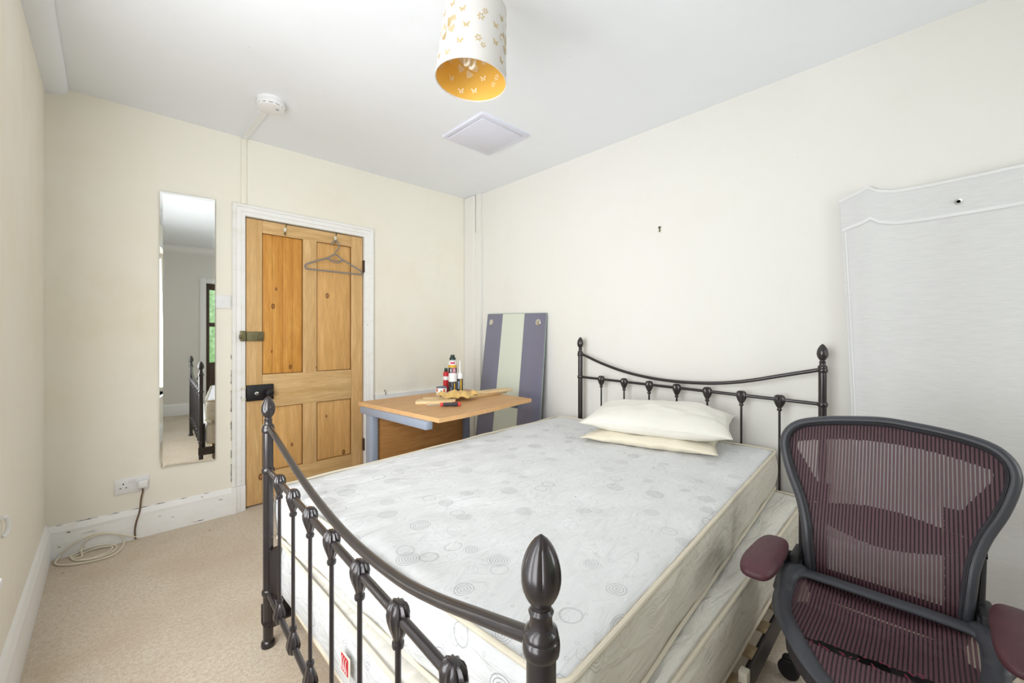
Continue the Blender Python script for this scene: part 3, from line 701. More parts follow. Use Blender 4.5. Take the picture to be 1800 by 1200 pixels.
def hdz(t_): return -.033*t_                                      # the headboard dips slightly towards the near side
swF = [(0, .806), (.06, .822-.005), (.173, .776), (.315, .740), (.43, .718), (.547, .704), (.645, .703), (.75, .720), (.833, .745), (.91, .776), (1., .806)]
swF = [(0, .812), (.05, .806), (.17, .774), (.315, .738), (.44, .716), (.56, .705), (.66, .708), (.76, .722), (.84, .745), (.92, .776), (1., .808)]
b = nb(); tube(b, spline([lerp(FA, FB, t_)+Vector((0, 0, z)) for t_, z in swF], 6), .0098, 14); obj('curved_rail', b, M['iron'], bed)
for z, nm in ((.655, 'cross_rail'), (.200, 'cross_rail')):
    b = nb(); tube(b, [FA+Vector((0, 0, z)), FB+Vector((0, 0, z))], .0092, 14); obj(nm, b, M['iron'], bed)
for i in range(1, 8):
    p = lerp(FA, FB, i/8); b = nb(); tube(b, [p+Vector((0, 0, .20)), p+Vector((0, 0, .655))], .0056, 10); s = obj('spindle', b, M['iron'], bed)
    casting(p, FB-FA, .658, s); casting(p, FB-FA, .198, s, -1)
swH = [(0, 1.022), (.023, 1.016), (.13, .962), (.25, .917), (.37, .890), (.49, .878), (.62, .882), (.72, .898), (.80, .921), (.88, .950), (.98, .985), (1, .992)]
b = nb(); tube(b, spline([lerp(HA, HB, t_)+Vector((0, 0, z)) for t_, z in swH], 6), .0098, 14); obj('curved_rail', b, M['iron'], bed)
for z in (.857, .36):
    b = nb(); tube(b, [HA+Vector((0, 0, z)), HB+Vector((0, 0, z+hdz(1)))], .0088, 14); obj('cross_rail', b, M['iron'], bed)
for i in range(1, 8):
    p = lerp(HA, HB, i/8); zt = .857+hdz(i/8); b = nb(); tube(b, [p+Vector((0, 0, .36+hdz(i/8))), p+Vector((0, 0, zt))], .0056, 10); s = obj('spindle', b, M['iron'], bed)
    casting(p, HB-HA, zt+.002, s)
# side rails (angle steel), centre rail, slats, brackets
for y0, y1 in ((.362, .372), (1.722, 1.732)):
    b = nb(); vs = box(b, .40, 2.42, y0, y1, .085, .155, .002); vs = box(b, .40, 2.42, (y1 if y0 < 1 else y0-.03), (y1+.03 if y0 < 1 else y0), .085, .091); obj('side_rail', b, M['rail'], bed)
b = nb()
for q in ((.378, .405, 1.700, 1.722),): pass
for p, s_ in ((FA, -1), (FB, 1), (HA, -1), (HB, 1)):
    dx = .012 if p.x < 1 else -.012
    b = nb(); box(b, min(p.x, p.x+dx*2.6), max(p.x, p.x+dx*2.6), p.y+s_*.004, p.y+s_*.030, .08, .36 if p is FA else .20, .003)
    obj('rail_bracket', b, M['rail'], bed)
for i in range(12):
    b = nb(); x = .50+i*.165; box(b, x, x+.06, .376, 1.718, .092, .104, .002); obj('slat', b, M['plank'], bed)
b = nb(); box(b, 1.36, 1.385, .374, 1.72, .06, .0915); 
for y in (.45, 1.03, 1.6): box(b, 1.36, 1.385, y, y+.025, 0, .07)
obj('centre_support', b, M['rail'], bed)
b = nb(); box(b, 1.29, 1.32, .352, .376, .148, .186, .003); obj('slat_clip', b, M['plastic_c'], bed)

# ------------------------------------------------------------ mattresses
def mattress(name, c, L, Wd, z0, z1, ang, mats, label, quilt, seed, r=.035, sag=None):
    """rounded slab with quilting; UV in metres"""
    root = thing(name, label, 'mattress', (c[0], c[1], z0), None)
    b = nb(); hx, hy, hz_ = L/2, Wd/2, (z1-z0)/2; NX, NY, NZ = 84, 60, 10
    uvl = b.loops.layers.uv.new('UVMap')
    import itertools
    def face_grid(nu, nv, fn, uvf, mi):
        V = [[fn(i/nu, j/nv) for j in range(nv+1)] for i in range(nu+1)]
        vv = [[b.verts.new(p) for p in row] for row in V]
        for i in range(nu):
            for j in range(nv):
                f = b.faces.new((vv[i][j], vv[i+1][j], vv[i+1][j+1], vv[i][j+1])); f.material_index = mi
                for lp_, (a_, b_) in zip(f.loops, ((i, j), (i+1, j), (i+1, j+1), (i, j+1))): lp_[uvl].uv = uvf(a_/nu, b_/nv)
    def shape(p):
        q = Vector((max(-hx+r, min(hx-r, p.x)), max(-hy+r, min(hy-r, p.y)), max(-hz_+r*.5, min(hz_-r*.5, p.z))))
        d = p-q; d.z *= 2; dl = d.length
        if dl > 1e-6:
            d = d/dl*r; d.z *= .5; p = q+d
        top = max(0, p.z/hz_)
        sidew = max(abs(p.x)/hx, abs(p.y)/hy)
        e = min(1, max(0, (1-sidew)/.05))
        if top > .9:
            p.z += e*(quilt*(nz(p.x*2.0+seed, p.y*7.5, seed, 2.2))+quilt*.7*nz(p.x*3, p.y*3+seed, 1, 3)) - (0.004*(1-e))
        elif top > -.9:
            bul = 1-(p.z/hz_)**2
            if abs(p.y) > hy*.97: p.y += math.copysign(1, p.y)*(bul*.010+.009*nz(p.x*6+seed, p.z*9, seed))
            if abs(p.x) > hx*.97: p.x += math.copysign(1, p.x)*(bul*.010+.009*nz(p.y*6+seed, p.z*9, seed))
        if sag: p.z += sag(p, top)
        return p
    ca, sa = cos(ang), sin(ang)
    def W_(p):
        p = shape(p); return Vector((c[0]+p.x*ca-p.y*sa, c[1]+p.x*sa+p.y*ca, (z0+z1)/2+p.z))
    for sg in (1, -1):
        face_grid(NX, NY, lambda u, v: W_(Vector(((u-.5)*L, (v-.5)*Wd, sg*hz_))), lambda u, v: (u*L, v*Wd), 0)
        face_grid(NX, NZ, lambda u, v: W_(Vector(((u-.5)*L, sg*hy, (v-.5)*2*hz_))), lambda u, v: (u*L+3, v*2*hz_+3+sg), 1)
        face_grid(NY, NZ, lambda u, v: W_(Vector((sg*hx, (u-.5)*Wd, (v-.5)*2*hz_))), lambda u, v: (u*Wd+6, v*2*hz_+5+sg), 1 if sg > 0 else 2)
    bmesh.ops.remove_doubles(b, verts=b.verts, dist=1e-4)
    obj('mattress_cover', b, mats, root, auto=False)
    for zz in (hz_-.006, -hz_+.006):
        b = nb(); pts = []
        rc = .035; hx2, hy2 = hx+.001, hy+.001
        per = []
        for k in range(4):
            cxs, cys = [(hx2-rc, hy2-rc), (-hx2+rc, hy2-rc), (-hx2+rc, -hy2+rc), (hx2-rc, -hy2+rc)][k]
            for a_ in range(5):
                a = pi/2*k+a_/4*pi/2; per.append((cxs+rc*cos(a), cys+rc*sin(a)))
        dense = []
        for i in range(len(per)):
            (xa, ya), (xb, yb) = per[i], per[(i+1) % len(per)]; n_ = max(1, int(math.hypot(xb-xa, yb-ya)/.03))
            for k in range(n_): dense.append((xa+(xb-xa)*k/n_, ya+(yb-ya)*k/n_))
        for x, y in dense:
            w = .005*nz(x*5+seed, y*5, zz*40); p = Vector((x*(1+w*.6), y*(1+w), zz+w*.6))
            if sag: p.z += sag(p, 1 if zz > 0 else -1)
            pts.append(Vector((c[0]+p.x*ca-p.y*sa, c[1]+p.x*sa+p.y*ca, (z0+z1)/2+p.z)))
        tube(b, pts, .0062, 8, True); obj('piping', b, M['piping'], root)
    return root
low = mattress('mattress', (1.428, 1.065), 1.93, 1.335, .172, .374, 0., [M['tick2'], M['border'], M['tick']], 'cream lower mattress of the stack, on the bed frame slats under the ringed one', .008, 3., sag=lambda p, t_: (.018*max(0, (-p.x-.6)) if t_ < 0 else 0)*2)
upp = mattress('mattress', (1.425, 1.138), 1.875, 1.34, .387, .577, R(3.3), [M['tick'], M['border'], M['tick']], 'white ringed upper mattress of the stack, with the two pillows on it', .007, 11.)
# red maker's label on the foot end of the lower mattress
b = nb(); box(b, .4385, .4402, 1.035, 1.095, .262, .318); tg = obj('fabric_label', b, M['paper'], low, smooth=False)
b = nb(); box(b, .4375, .4386, 1.045, 1.088, .268, .312); lg = obj('label_print', b, M['red'], tg, smooth=False)
b = nb()
for k in range(3): tube(b, spline([(.4372, 1.052+.012*k, .272), (.4372, 1.060+.012*k, .290), (.4372, 1.054+.012*k, .308)], 4), .0014, 5)
obj('label_swirl', b, M['plastic_w'], tg)
# ventilation cords / handles: tiny tufts on the lower mattress front edge are in its mesh

# ------------------------------------------------------------ pillows
def pillow(c, hw, hl, h, ang, z0, mat, label, seed, tilt=0., parts=True):
    NU, NV = 46, 60; b = nb(); ca, sa = cos(ang), sin(ang)
    def P(u, v, s_):
        ex = max(0, 1-abs(u)**2.6)**.62*max(0, 1-abs(v)**3.0)**.62
        pin = 1-.07*(1-abs(u)**2)*abs(v)**3-0; pin2 = 1-.09*(1-abs(v)**2)*abs(u)**3
        x = u*hw*pin2; y = v*hl*pin
        wr = .014*nz(x*5+seed, y*9, seed)+.010*nz(x*18, y*7+seed, 2)+.004*nz(x*40, y*16, seed)+.010*(1-ex)*nz(u*2, v*14+seed, 3)
        z = s_*h/2*ex+(wr*ex if s_ > 0 else wr*.2*ex)
        if s_ < 0: z = -h/2*min(ex, .55)*1.0
        edge = max(abs(u), abs(v)); z += .008*nz(u*3+seed, v*7, 9)*(edge**6)
        z += tilt*u
        return Vector((c[0]+x*ca-y*sa, c[1]+x*sa+y*ca, z0+h/2*.55+z))
    rows = {}
    for s_ in (1, -1):
        vv = [[b.verts.new(P(-1+2*i/NU, -1+2*j/NV, s_)) for j in range(NV+1)] for i in range(NU+1)]
        for i in range(NU):
            for j in range(NV): b.faces.new((vv[i][j], vv[i+1][j], vv[i+1][j+1], vv[i][j+1]))
    bmesh.ops.remove_doubles(b, verts=b.verts, dist=2e-4)
    root = thing('pillow', label, 'pillow', (c[0], c[1], z0))
    obj('pillowcase', b, mat, root, auto=False)
    b = nb(); pts = []
    for k in range(160):
        t_ = k/160*4; s_ = int(t_); f = (t_-s_)*2-1
        u, v = [(1, f), (-f, 1), (-1, -f), (f, -1)][s_]
        p = P(u*.999, v*.999, 1); pts.append(p)
    tube(b, pts, .0022, 6, True); obj('seam', b, mat, root)
    return root
PA = R(14.5)
pillow((2.105, 1.04), .205, .335, .085, PA, .580, M['pillow2'], 'thin cream pillow underneath, lying flat on the ringed mattress', 1.2)
upi = pillow((2.135, 1.025), .205, .372, .165, PA, .655, M['pillow'], 'plump off-white pillow on top of the flatter one by the headboard', 6.6, .022)
b = nb(); box(b, 2.10, 2.106, .652, .657, .668, .684); obj('care_tag', b, M['plastic_d'], upi)

# ------------------------------------------------------------ desk (cantilever office desk, wave front)
dk = thing('desk', 'beech topped office desk with grey steel frame in the far corner', 'desk', (1.62, 2.2, 0))
front = [(1.229, 1.787), (1.40, 1.795), (1.60, 1.822), (1.80, 1.862), (1.95, 1.893), (2.080, 1.912)]
poly = [(1.166, 2.612)]+front+[(2.068, 2.655)]
b = nb(); prism(b, poly, .6955, .7195); obj('desktop', b, M['beech'], dk, smooth=False)
b = nb(); n = len(front)
ed = [(1.166, 2.612)]+front+[(2.068, 2.655)]
V0 = []; cen = Vector((1.6, 2.25))
A_ = []
for x, y in ed:
    d = (Vector((x, y))-cen).normalized()*.0015; A_.append((x+d.x, y+d.y))
va = [[b.verts.new((x, y, z)) for x, y in A_] for z in (.6955, .7195)]; vb = [[b.verts.new((x, y, z)) for x, y in ed] for z in (.6955, .7195)]
for k in range(len(ed)):
    k2 = (k+1) % len(ed); b.faces.new((va[0][k], va[0][k2], va[1][k2], va[1][k])); b.faces.new((va[1][k], va[1][k2], vb[1][k2], vb[1][k])); b.faces.new((va[0][k], va[0][k2], vb[0][k2], vb[0][k]))
obj('edge_strip', b, M['beech_edge'], dk, smooth=False)
b = nb(); box(b, 1.178, 1.222, 1.86, 2.58, .650, .695, .003, rot=(R(3), 'Z')); obj('top_beam', b, M['steel'], dk)
b = nb(); box(b, 1.176, 1.216, 2.44, 2.53, .03, .650, .003); obj('leg', b, M['steel'], dk)
b = nb(); box(b, 1.176, 1.216, 1.98, 2.62, 0, .03, .003); obj('foot', b, M['steel'], dk)
b = nb(); box(b, 2.005, 2.045, 1.965, 2.60, .650, .695, .003); obj('top_beam', b, M['steel_dark'], dk)
b = nb(); box(b, 1.905, 1.945, 2.42, 2.50, .03, .655, .003); obj('leg', b, M['steel_dark'], dk)
b = nb(); box(b, 1.905, 1.945, 2.0, 2.62, 0, .03, .003); obj('foot', b, M['steel_dark'], dk)
b = nb(); box(b, 1.905, 2.02, 2.44, 2.48, .655, .69); obj('beam_bracket', b, M['steel_dark'], dk)
b = nb(); box(b, 1.222, 1.904, 2.455, 2.473, .24, .694, .002); obj('modesty_panel', b, M['beech_dark'], dk)
# small black hook on the desk back edge / wall
b = nb(); tube(b, spline([(1.63, YB-.028, .665), (1.628, YB-.030, .685), (1.622, YB-.030, .70), (1.615, YB-.026, .706)], 4), .0028, 6); obj('wall_hook', b, M['plastic_d'], None, label='tiny black hook on the white ledge behind the desk', cat='hook', loc=(1.63, YB-.02, .68))
# white flex looping behind the desk
b = nb(); tube(b, spline([(1.93, 2.58, .724), (1.99, 2.61, .738), (2.03, 2.60, .755), (2.02, 2.585, .735), (1.97, 2.57, .724)], 6), .002, 6); obj('thin_cable', b, M['plastic_w'], None, label='thin white looped wire on the back corner of the desk', cat='cable', loc=(1.98, 2.59, .72))

DZt = .7197
def can(name, x, y, parts, label, cat, group=None, rot=0):
    r = thing(name, label, cat, (x, y, DZt), group)
    for nm, prof, m in parts:
        b = nb(); lathe(b, [(a, DZt+z) for a, z in prof], (x, y, 0), 28); obj(nm, b, m, r)
    return r
def text_on(parent, s, size, x, y, z, rad, m, az, nm='lettering'):
    """flat letters wrapped a hair in front of a can, facing azimuth az"""
    cu = bpy.data.curves.new('lettering', 'FONT'); cu.body = s; cu.size = size; cu.align_x = 'CENTER'; cu.align_y = 'CENTER'; cu.extrude = .0003; cu.offset = size*.02
    o = bpy.data.objects.new(nm, cu); COL.objects.link(o); o.parent = parent
    d = Vector((cos(az), sin(az), 0)); w = Vector((x, y, z))+d*(rad+.0006)
    bpy.context.view_layer.update(); me = bpy.data.meshes.new_from_object(o); me.materials.clear(); me.materials.append(m)
    bpy.data.objects.remove(o); o = bpy.data.objects.new(nm, me); COL.objects.link(o); o.parent = parent
    o.location = w-wloc(parent); o.rotation_euler = (R(90), 0, az+R(90)); return o
az = math.atan2(-2.5, -1.85)
# tall expanding-foam can
c1 = can('foam_can', 1.905, 2.585, [('can_body', [(.031, 0), (.0325, .004), (.0325, .215), (.029, .232), (.018, .246), (.010, .250)], M['plastic_w']),
    ('dark_band', [(.0327, .140), (.0328, .141), (.0328, .186), (.0327, .187)], M['darkcan']), ('yellow_band', [(.0327, .188), (.0328, .189), (.0328, .208), (.0327, .209)], M['yellow']),
    ('valve_cap', [(.018, .246), (.026, .250), (.024, .262), (.017, .268), (.017, .282), (.012, .286)], M['greencap'])], 'tall foam can with green cap and red, yellow and white print, on the desk', 'can')
b = nb()
def patch(b, x, y, rad, a0, a1, z0, z1, n=8):
    V = [[b.verts.new((x+rad*cos(a0+(a1-a0)*k/n), y+rad*sin(a0+(a1-a0)*k/n), z)) for k in range(n+1)] for z in (z0, z1)]
    for k in range(n): b.faces.new((V[0][k], V[0][k+1], V[1][k+1], V[1][k]))
patch(b, 1.905, 2.585, .0333, az+.02, az+.75, DZt+.143, DZt+.185); obj('pink_panel', b, M['pink'], c1, smooth=False, fix=False)
b = nb(); patch(b, 1.905, 2.585, .0331, az-.55, az+.55, DZt+.217, DZt+.231); obj('brand_stripe', b, M['pink'], c1, smooth=False, fix=False)
text_on(c1, 'E', .032, 1.905, 2.585, DZt+.166, .0332, M['plastic_w'], az-.38)
text_on(c1, 'G', .032, 1.905, 2.585, DZt+.166, .0338, M['plastic_w'], az+.38)
# red can behind
c2 = can('spray_can', 1.848, 2.592, [('can_body', [(.020, 0), (.0215, .003), (.0215, .145), (.019, .155), (.012, .160)], M['red']), ('label_band', [(.0217, .095), (.0218, .096), (.0218, .122), (.0217, .123)], M['plastic_w']), ('spray_cap', [(.013, .160), (.014, .163), (.013, .182), (.008, .186)], M['greencap'])], 'slim red spray can half hidden left of the tall foam can', 'can')
# white-capped spray can in front
c3 = can('spray_can', 1.842, 2.498, [('can_body', [(.029, 0), (.031, .004), (.031, .085), (.029, .090)], M['darkcan']), ('cap', [(.0295, .090), (.0312, .092), (.031, .146), (.028, .153), (.012, .156)], M['plastic_w'])], 'spray can with big white cap and dark body, standing in front of the foam can', 'can')
b = nb(); patch(b, 1.842, 2.498, .0314, az+.35, az+.62, DZt+.01, DZt+.08); obj('yellow_stripe', b, M['yellow'], c3, smooth=False, fix=False)
b = nb(); patch(b, 1.842, 2.498, .0314, az-.7, az-.2, DZt+.02, DZt+.05); obj('blue_panel', b, M['steel_dark'], c3, smooth=False, fix=False)
# sealant cartridge
c4 = can('sealant_cartridge', 1.903, 2.488, [('tube_body', [(.0215, 0), (.0225, .002), (.0225, .108), (.021, .110)], M['darkcan']), ('collar_cap', [(.0225, .108), (.0228, .110), (.0228, .140), (.018, .150), (.009, .153)], M['plastic_w']), ('nozzle', [(.008, .153), (.0065, .17), (.0035, .245), (.002, .247)], M['plastic_w'])], 'sealant cartridge with long white nozzle and dark body, right of the cans', 'sealant tube')
b = nb(); patch(b, 1.903, 2.488, .0229, az+.1, az+.55, DZt+.006, DZt+.104); obj('yellow_stripe', b, M['yellow'], c4, smooth=False, fix=False)
b = nb(); patch(b, 1.903, 2.488, .0229, az-.8, az-.2, DZt+.03, DZt+.09); obj('grey_panel', b, M['steel'], c4, smooth=False, fix=False)
# small printed tub
c5 = can('small_tin', 1.726, 2.478, [('tin_body', [(.037, 0), (.039, .003), (.039, .052), (.037, .055)], M['plastic_w']), ('lid', [(.038, .055), (.0395, .057), (.0395, .062), (.034, .064)], M['steel_dark'])], 'short white tin with orange and green print on the desk', 'tin')
b = nb(); patch(b, 1.726, 2.478, .0394, az+.35, az+.75, DZt+.012, DZt+.05); obj('orange_panel', b, M['orange'], c5, smooth=False, fix=False); b = nb(); patch(b, 1.726, 2.478, .0394, az-1.1, az-.7, DZt+.03, DZt+.053); obj('orange_panel', b, M['orange'], c5, smooth=False, fix=False)
b = nb(); patch(b, 1.726, 2.478, .0396, az-.16, az+.1, DZt+.022, DZt+.040); obj('green_mark', b, M['green'], c5, smooth=False, fix=False)
# boards
def board(cx, cy, L, Wd, z0, th, ang, label, pitch=0.):
    b = nb(); vs = box(b, cx-L/2, cx+L/2, cy-Wd/2, cy+Wd/2, z0, z0+th, .002)
    bmesh.ops.rotate(b, verts=b.verts, cent=(cx, cy, z0), matrix=Matrix.Rotation(ang, 3, 'Z'))
    return obj('pine_board', b, M['plank'], None, label=label, cat='board', group='pine offcuts on the desk', loc=(cx, cy, z0))
board(1.945, 2.275, .40, .125, DZt+.0005, .016, R(3), 'pale pine board at the desk back right, lower one of the stacked pair')
board(1.985, 2.252, .40, .10, DZt+.017, .014, R(-2), 'pale pine board on top of the stacked pair at the right of the glove')
board(1.50, 2.215, .25, .105, DZt+.0005, .018, R(-38), 'short pine offcut at the left of the desk by the screwdriver')
board(1.60, 2.340, .20, .05, DZt+.0005, .012, R(-30), 'thin pine offcut lying behind the short one, beside the tin')
# hide glove, crumpled
b = nb(); bmesh.ops.create_grid(b, x_segments=46, y_segments=30, size=1)
for v in b.verts:
    u, w = v.co.x, v.co.y
    edge = 1+.16*sin(5*math.atan2(w, u)+.6)+.08*sin(9*math.atan2(w, u))
    sq = max(abs(u), abs(w)); rr = math.hypot(u, w) or 1; u2, w2 = u*sq/rr*edge, w*sq/rr*edge
    x = u2*.130; y = w2*.080; h = .026+.055*abs(nz(x*13+4, y*16, 1))+.050*max(0, nz(x*8+1.5, y*11, 3))+.022*(1-sq)
    v.co = Vector((x, y, h*(1-.45*sq**4)))
r_ = bmesh.ops.solidify(b, geom=b.faces[:], thickness=.0035)
bmesh.ops.rotate(b, verts=b.verts, cent=(0, 0, 0), matrix=Matrix.Rotation(R(-38), 3, 'Z')); bmesh.ops.translate(b, verts=b.verts, vec=(1.678, 2.215, DZt+.008))
obj('work_glove', b, M['glove'], None, label='crumpled tan hide work glove lying across the boards on the desk', cat='glove', loc=(1.678, 2.215, DZt), auto=False)
# screwdriver
sd = thing('screwdriver', 'screwdriver with black and red handle lying at the desk front', 'screwdriver', (1.47, 2.06, DZt))
p0, p1 = Vector((1.437, 2.068, DZt+.014)), Vector((1.537, 2.004, DZt+.014)); dr = (p1-p0).normalized()
axs = (Vector((-dr.y, dr.x, 0)), Vector((0, 0, 1)), dr)
b = nb(); lathe(b, [(.008, .012), (.012, .016), (.0125, .04), (.0115, .06), (.0135, .085), (.013, .10), (.010, .103)], p0, 18, axs, flute=lambda a, j: 1+.05*cos(6*a)); hd = obj('grip', b, M['blackgrip'], sd)
b = nb(); lathe(b, [(.005, -.006), (.011, -.002), (.013, .006), (.009, .013)], p0, 18, axs); obj('red_collar', b, M['redgrip'], sd); b = nb(); lathe(b, [(.0105, .102), (.0132, .106), (.012, .117), (.006, .121)], p0, 18, axs); obj('end_cap', b, M['redgrip'], sd)
b = nb(); lathe(b, [(.0032, -.085), (.0035, -.082), (.003, -.005)], p0, 10, axs); obj('shaft', b, M['chrome'], sd)
b = nb(); tube(b, spline([(1.515, 2.075, DZt+.006), (1.535, 2.07, DZt+.016), (1.555, 2.055, DZt+.014), (1.56, 2.04, DZt+.006)], 5), .005, 8); obj('red_strap', b, M['redgrip'], None, label='small red plastic strap between the glove and screwdriver', cat='strap', loc=(1.535, 2.06, DZt))

# ------------------------------------------------------------ glass desk top leaning on the right wall
gp = thing('glass_panel', 'grey striped glass panel with two chrome discs leaning on the right wall', 'glass panel', (2.33, 2.45, 0))
def gpt(u, s_, d=0.):   # u 0..1 from far edge to near edge, s_ metres up, d thickness towards room
    b0 = lerp(Vector((2.300, 2.815, .002)), Vector((2.345, 2.10, .002)), u); t0 = lerp(Vector((2.494, 2.83, 1.353)), Vector((2.494, 2.122, 1.335)), u)
    n_ = Vector((-.985, 0, .15)); return lerp(b0, t0, s_)+n_*d
def gslab(b, u0, u1, d0, d1, s0=0., s1=1.):
    V = [b.verts.new(gpt(u, s_, d)) for d in (d0, d1) for u, s_ in ((u0, s0), (u1, s0), (u1, s1), (u0, s1))]
    for f in ((0, 1, 2, 3), (4, 5, 6, 7), (0, 1, 5, 4), (1, 2, 6, 5), (2, 3, 7, 6), (3, 0, 4, 7)): b.faces.new([V[i] for i in f])
for nm, u0, u1, m in (('grey_stripe', 0, .285, M['glass_grey']), ('clear_stripe', .285, .66, M['glass_frost']), ('grey_stripe', .66, 1., M['glass_grey'])):
    b = nb(); gslab(b, u0+.0003, u1-.0003, 0, .006); obj(nm, b, m, gp, smooth=False)
b = nb(); gslab(b, -.004, 0, -.0003, .0063); gslab(b, 1, 1.004, -.0003, .0063); gslab(b, 0, 1, -.0003, .0063, 1., 1.003); obj('polished_edge', b, M['glass_edge'], gp, smooth=False)
for u in (.085, .885):
    p = gpt(u, .945, .006); b = nb(); ax = (Vector((0, 1, 0)), Vector((.15, 0, .985)), Vector((-.985, 0, .15)))
    lathe(b, [(.027, 0), (.027, .004), (.024, .006), (.008, .0065)], p, 28, ax); obj('chrome_disc', b, M['chrome'], gp)
# small red thing on the floor behind the bed
# ------------------------------------------------------------ hanging cloth on the right wall
cl = thing('wall_cloth', 'large grey-white linen cloth with eyelet band hanging on the right wall', 'cloth', (XR-.03, -.2, 1.8))
def clx(y, s_):   # offset from wall with soft folds; s_ 0 top..1 bottom
    t_ = .285-y; f = .016+.010*math.exp(-((t_-.09)/.05)**2)*(1-.5*s_)+.007*sin(t_*16+s_*1.5)*(.5+s_)+.006*nz(y*5, s_*3, 2)
    if t_ < .05: f += .018*(1-t_/.05)*s_
    if s_ > .80: f = max(f, .010+.030*min(1, (s_-.80)/.08))
    return XR-.004-max(.006, f)
def topz(y):
    t_ = .285-y
    pts = [(0, 1.800), (.03, 1.812), (.075, 1.824), (.105, 1.842), (.135, 1.818), (.19, 1.803), (.3, 1.801), (.45, 1.804), (.6, 1.812), (.95, 1.83)]
    for (a, za), (c_, zc) in zip(pts, pts[1:]):
        if t_ <= c_: return za+(zc-za)*(t_-a)/(c_-a)
    return pts[-1][1]
def cy_(t_, s_): # horizontal position: left edge runs in towards the bottom
    return .285-t_-(.075*s_**.8)*(1-t_/.9)
def cloth_grid(b, t0, t1, s0, s1, nt, ns, off=0.):
    V = [[None]*(ns+1) for _ in range(nt+1)]
    for i in range(nt+1):
        for j in range(ns+1):
            t_ = t0+(t1-t0)*i/nt; s_ = s0+(s1-s0)*j/ns; y = cy_(t_, s_); zt = topz(.285-t_); V[i][j] = b.verts.new((clx(.285-t_, s_)-off, y, zt+(.055-zt)*s_))
    for i in range(nt):
        for j in range(ns): b.faces.new((V[i][j], V[i+1][j], V[i+1][j+1], V[i][j+1]))
b = nb(); cloth_grid(b, 0, .93, 0, 1, 90, 70); obj('cloth_sheet', b, M['linen'], cl, auto=False, fix=False)
b = nb(); cloth_grid(b, .002, .925, .004, .084, 90, 8, .0022); obj('header_band', b, M['linen'], cl, auto=False)
b = nb(); cloth_grid(b, .003, .925, .0805, .0885, 90, 2, .0036); cloth_grid(b, .0, .925, .0, .007, 90, 1, .0036); obj('hem_tape', b, M['linen_hem'], cl, auto=False)
b = nb(); cloth_grid(b, .012, .018, .09, 1, 1, 60, .0018); obj('side_hem', b, M['linen_hem'], cl, auto=False)
for t_ in (.385, .80):
    y = .285-t_-.003; x = clx(y, .05)-.004; z = topz(y)-.098
    b = nb(); lathe(b, [(.006, -.002), (.0115, -.0025), (.0125, 0), (.006, .001)], (x, y, z), 22, 'x', caps=False); e_ = obj('eyelet', b, M['chrome'], cl)
    b = nb(); lathe(b, [(.006, 0), (.001, .0)], (x-.001, y, z), 18, 'x'); obj('eyelet_hole', b, plain('brown_eyelet_hole', srgb(98, 78, 50), .8), e_)

# ------------------------------------------------------------ mesh office chair
CY = .085
ch = thing('office_chair', 'dark office chair with torn maroon mesh seat and back, beside the bed', 'chair', (1.40, CY, 0))
def bk(w, v, off=0.):     # back plane: w lateral, v up the back; gentle dish
    L_ = math.hypot(1, .36); x = 1.52+.36*v/L_; z = .40+v/L_
    curve = -.38*w*w*(.4+v*.8)-.0; lum = -.03*math.exp(-((v-.16)/.11)**2)+.022+.02*max(0, .06-v)/.06
    return Vector((x+curve+lum-off*.94, CY+w, z+off*.34))
BO = [(0, .172), (.05, .178), (.115, .183), (.168, .189), (.235, .208), (.311, .24), (.37, .257), (.42, .262), (.457, .252), (.486, .222), (.505, .155), (.518, .06)]
BI = [(.02, .145), (.06, .147), (.125, .153), (.184, .161), (.244, .18), (.311, .212), (.372, .233), (.41, .240), (.449, .226), (.475, .190), (.492, .120), (.502, .04)]
def mid(k):
    (va, wa), (vb_, wb) = BO[k], BI[k]; return ((wa+wb)/2, (va+vb_)/2)
cen = [mid(k) for k in range(len(BO))]
cen[0] = (.160, .0); cen = [(.150, -.05)]+cen
loop = cen+[(0, .5135)]+[(-w, v) for w, v in reversed(cen)]
low_ = [(-.145, -.05), (-.12, -.075), (-.05, -.082), (.05, -.082), (.12, -.075)]
full = loop[:-1]+low_
full3 = spline([(w, v, 0) for w, v in full], 5, True)
b = nb(); tube(b, [bk(p.x, p.y) for p in full3], .0160, 14, True, 1.15, .92, fixedN=(-1, 0, .3)); fr_ = obj('backrest_frame', b, M['plastic_k'], ch)
b = nb(); tube(b, [bk(p.x*.955, p.y*.985+.002, .017) for p in full3], .0022, 6, True); obj('frame_groove', b, M['plastic_d'], fr_)
# back mesh: woven sheet between the frame members
def halfw(v):
    for (va, wa), (vb_, wb) in zip(BI, BI[1:]):
        if v <= vb_: return wa+(wb-wa)*max(0, v-va)/(vb_-va)
    return max(.0, .04*(1-(v-.502)/.01))
def mesh_sheet(vf, hw, off, inside=None, nu=64, nv=64, v0=-.06, v1=.505):
    b = nb(); uvl = b.loops.layers.uv.new('UVMap'); G = {}
    def V(i, j):
        if (i, j) not in G:
            v = v0+(v1-v0)*j/nv; w = (2*i/nu-1)*(hw(v)+.012); G[i, j] = (b.verts.new(vf(w, v, off)), (w, v))
        return G[i, j]
    for i in range(nu):
        for j in range(nv):
            wc = (2*(i+.5)/nu-1)*(hw(v0+(v1-v0)*(j+.5)/nv)+.012); vc = v0+(v1-v0)*(j+.5)/nv
            if inside and not inside(wc, vc): continue
            q = [V(i, j), V(i+1, j), V(i+1, j+1), V(i, j+1)]; f = b.faces.new([a for a, _ in q])
            for l_, (_, uv) in zip(f.loops, q): l_[uvl].uv = uv
    return b
b = mesh_sheet(bk, halfw, -.004); obj('back_mesh', b, M['cmesh'], ch, auto=False, fix=False)
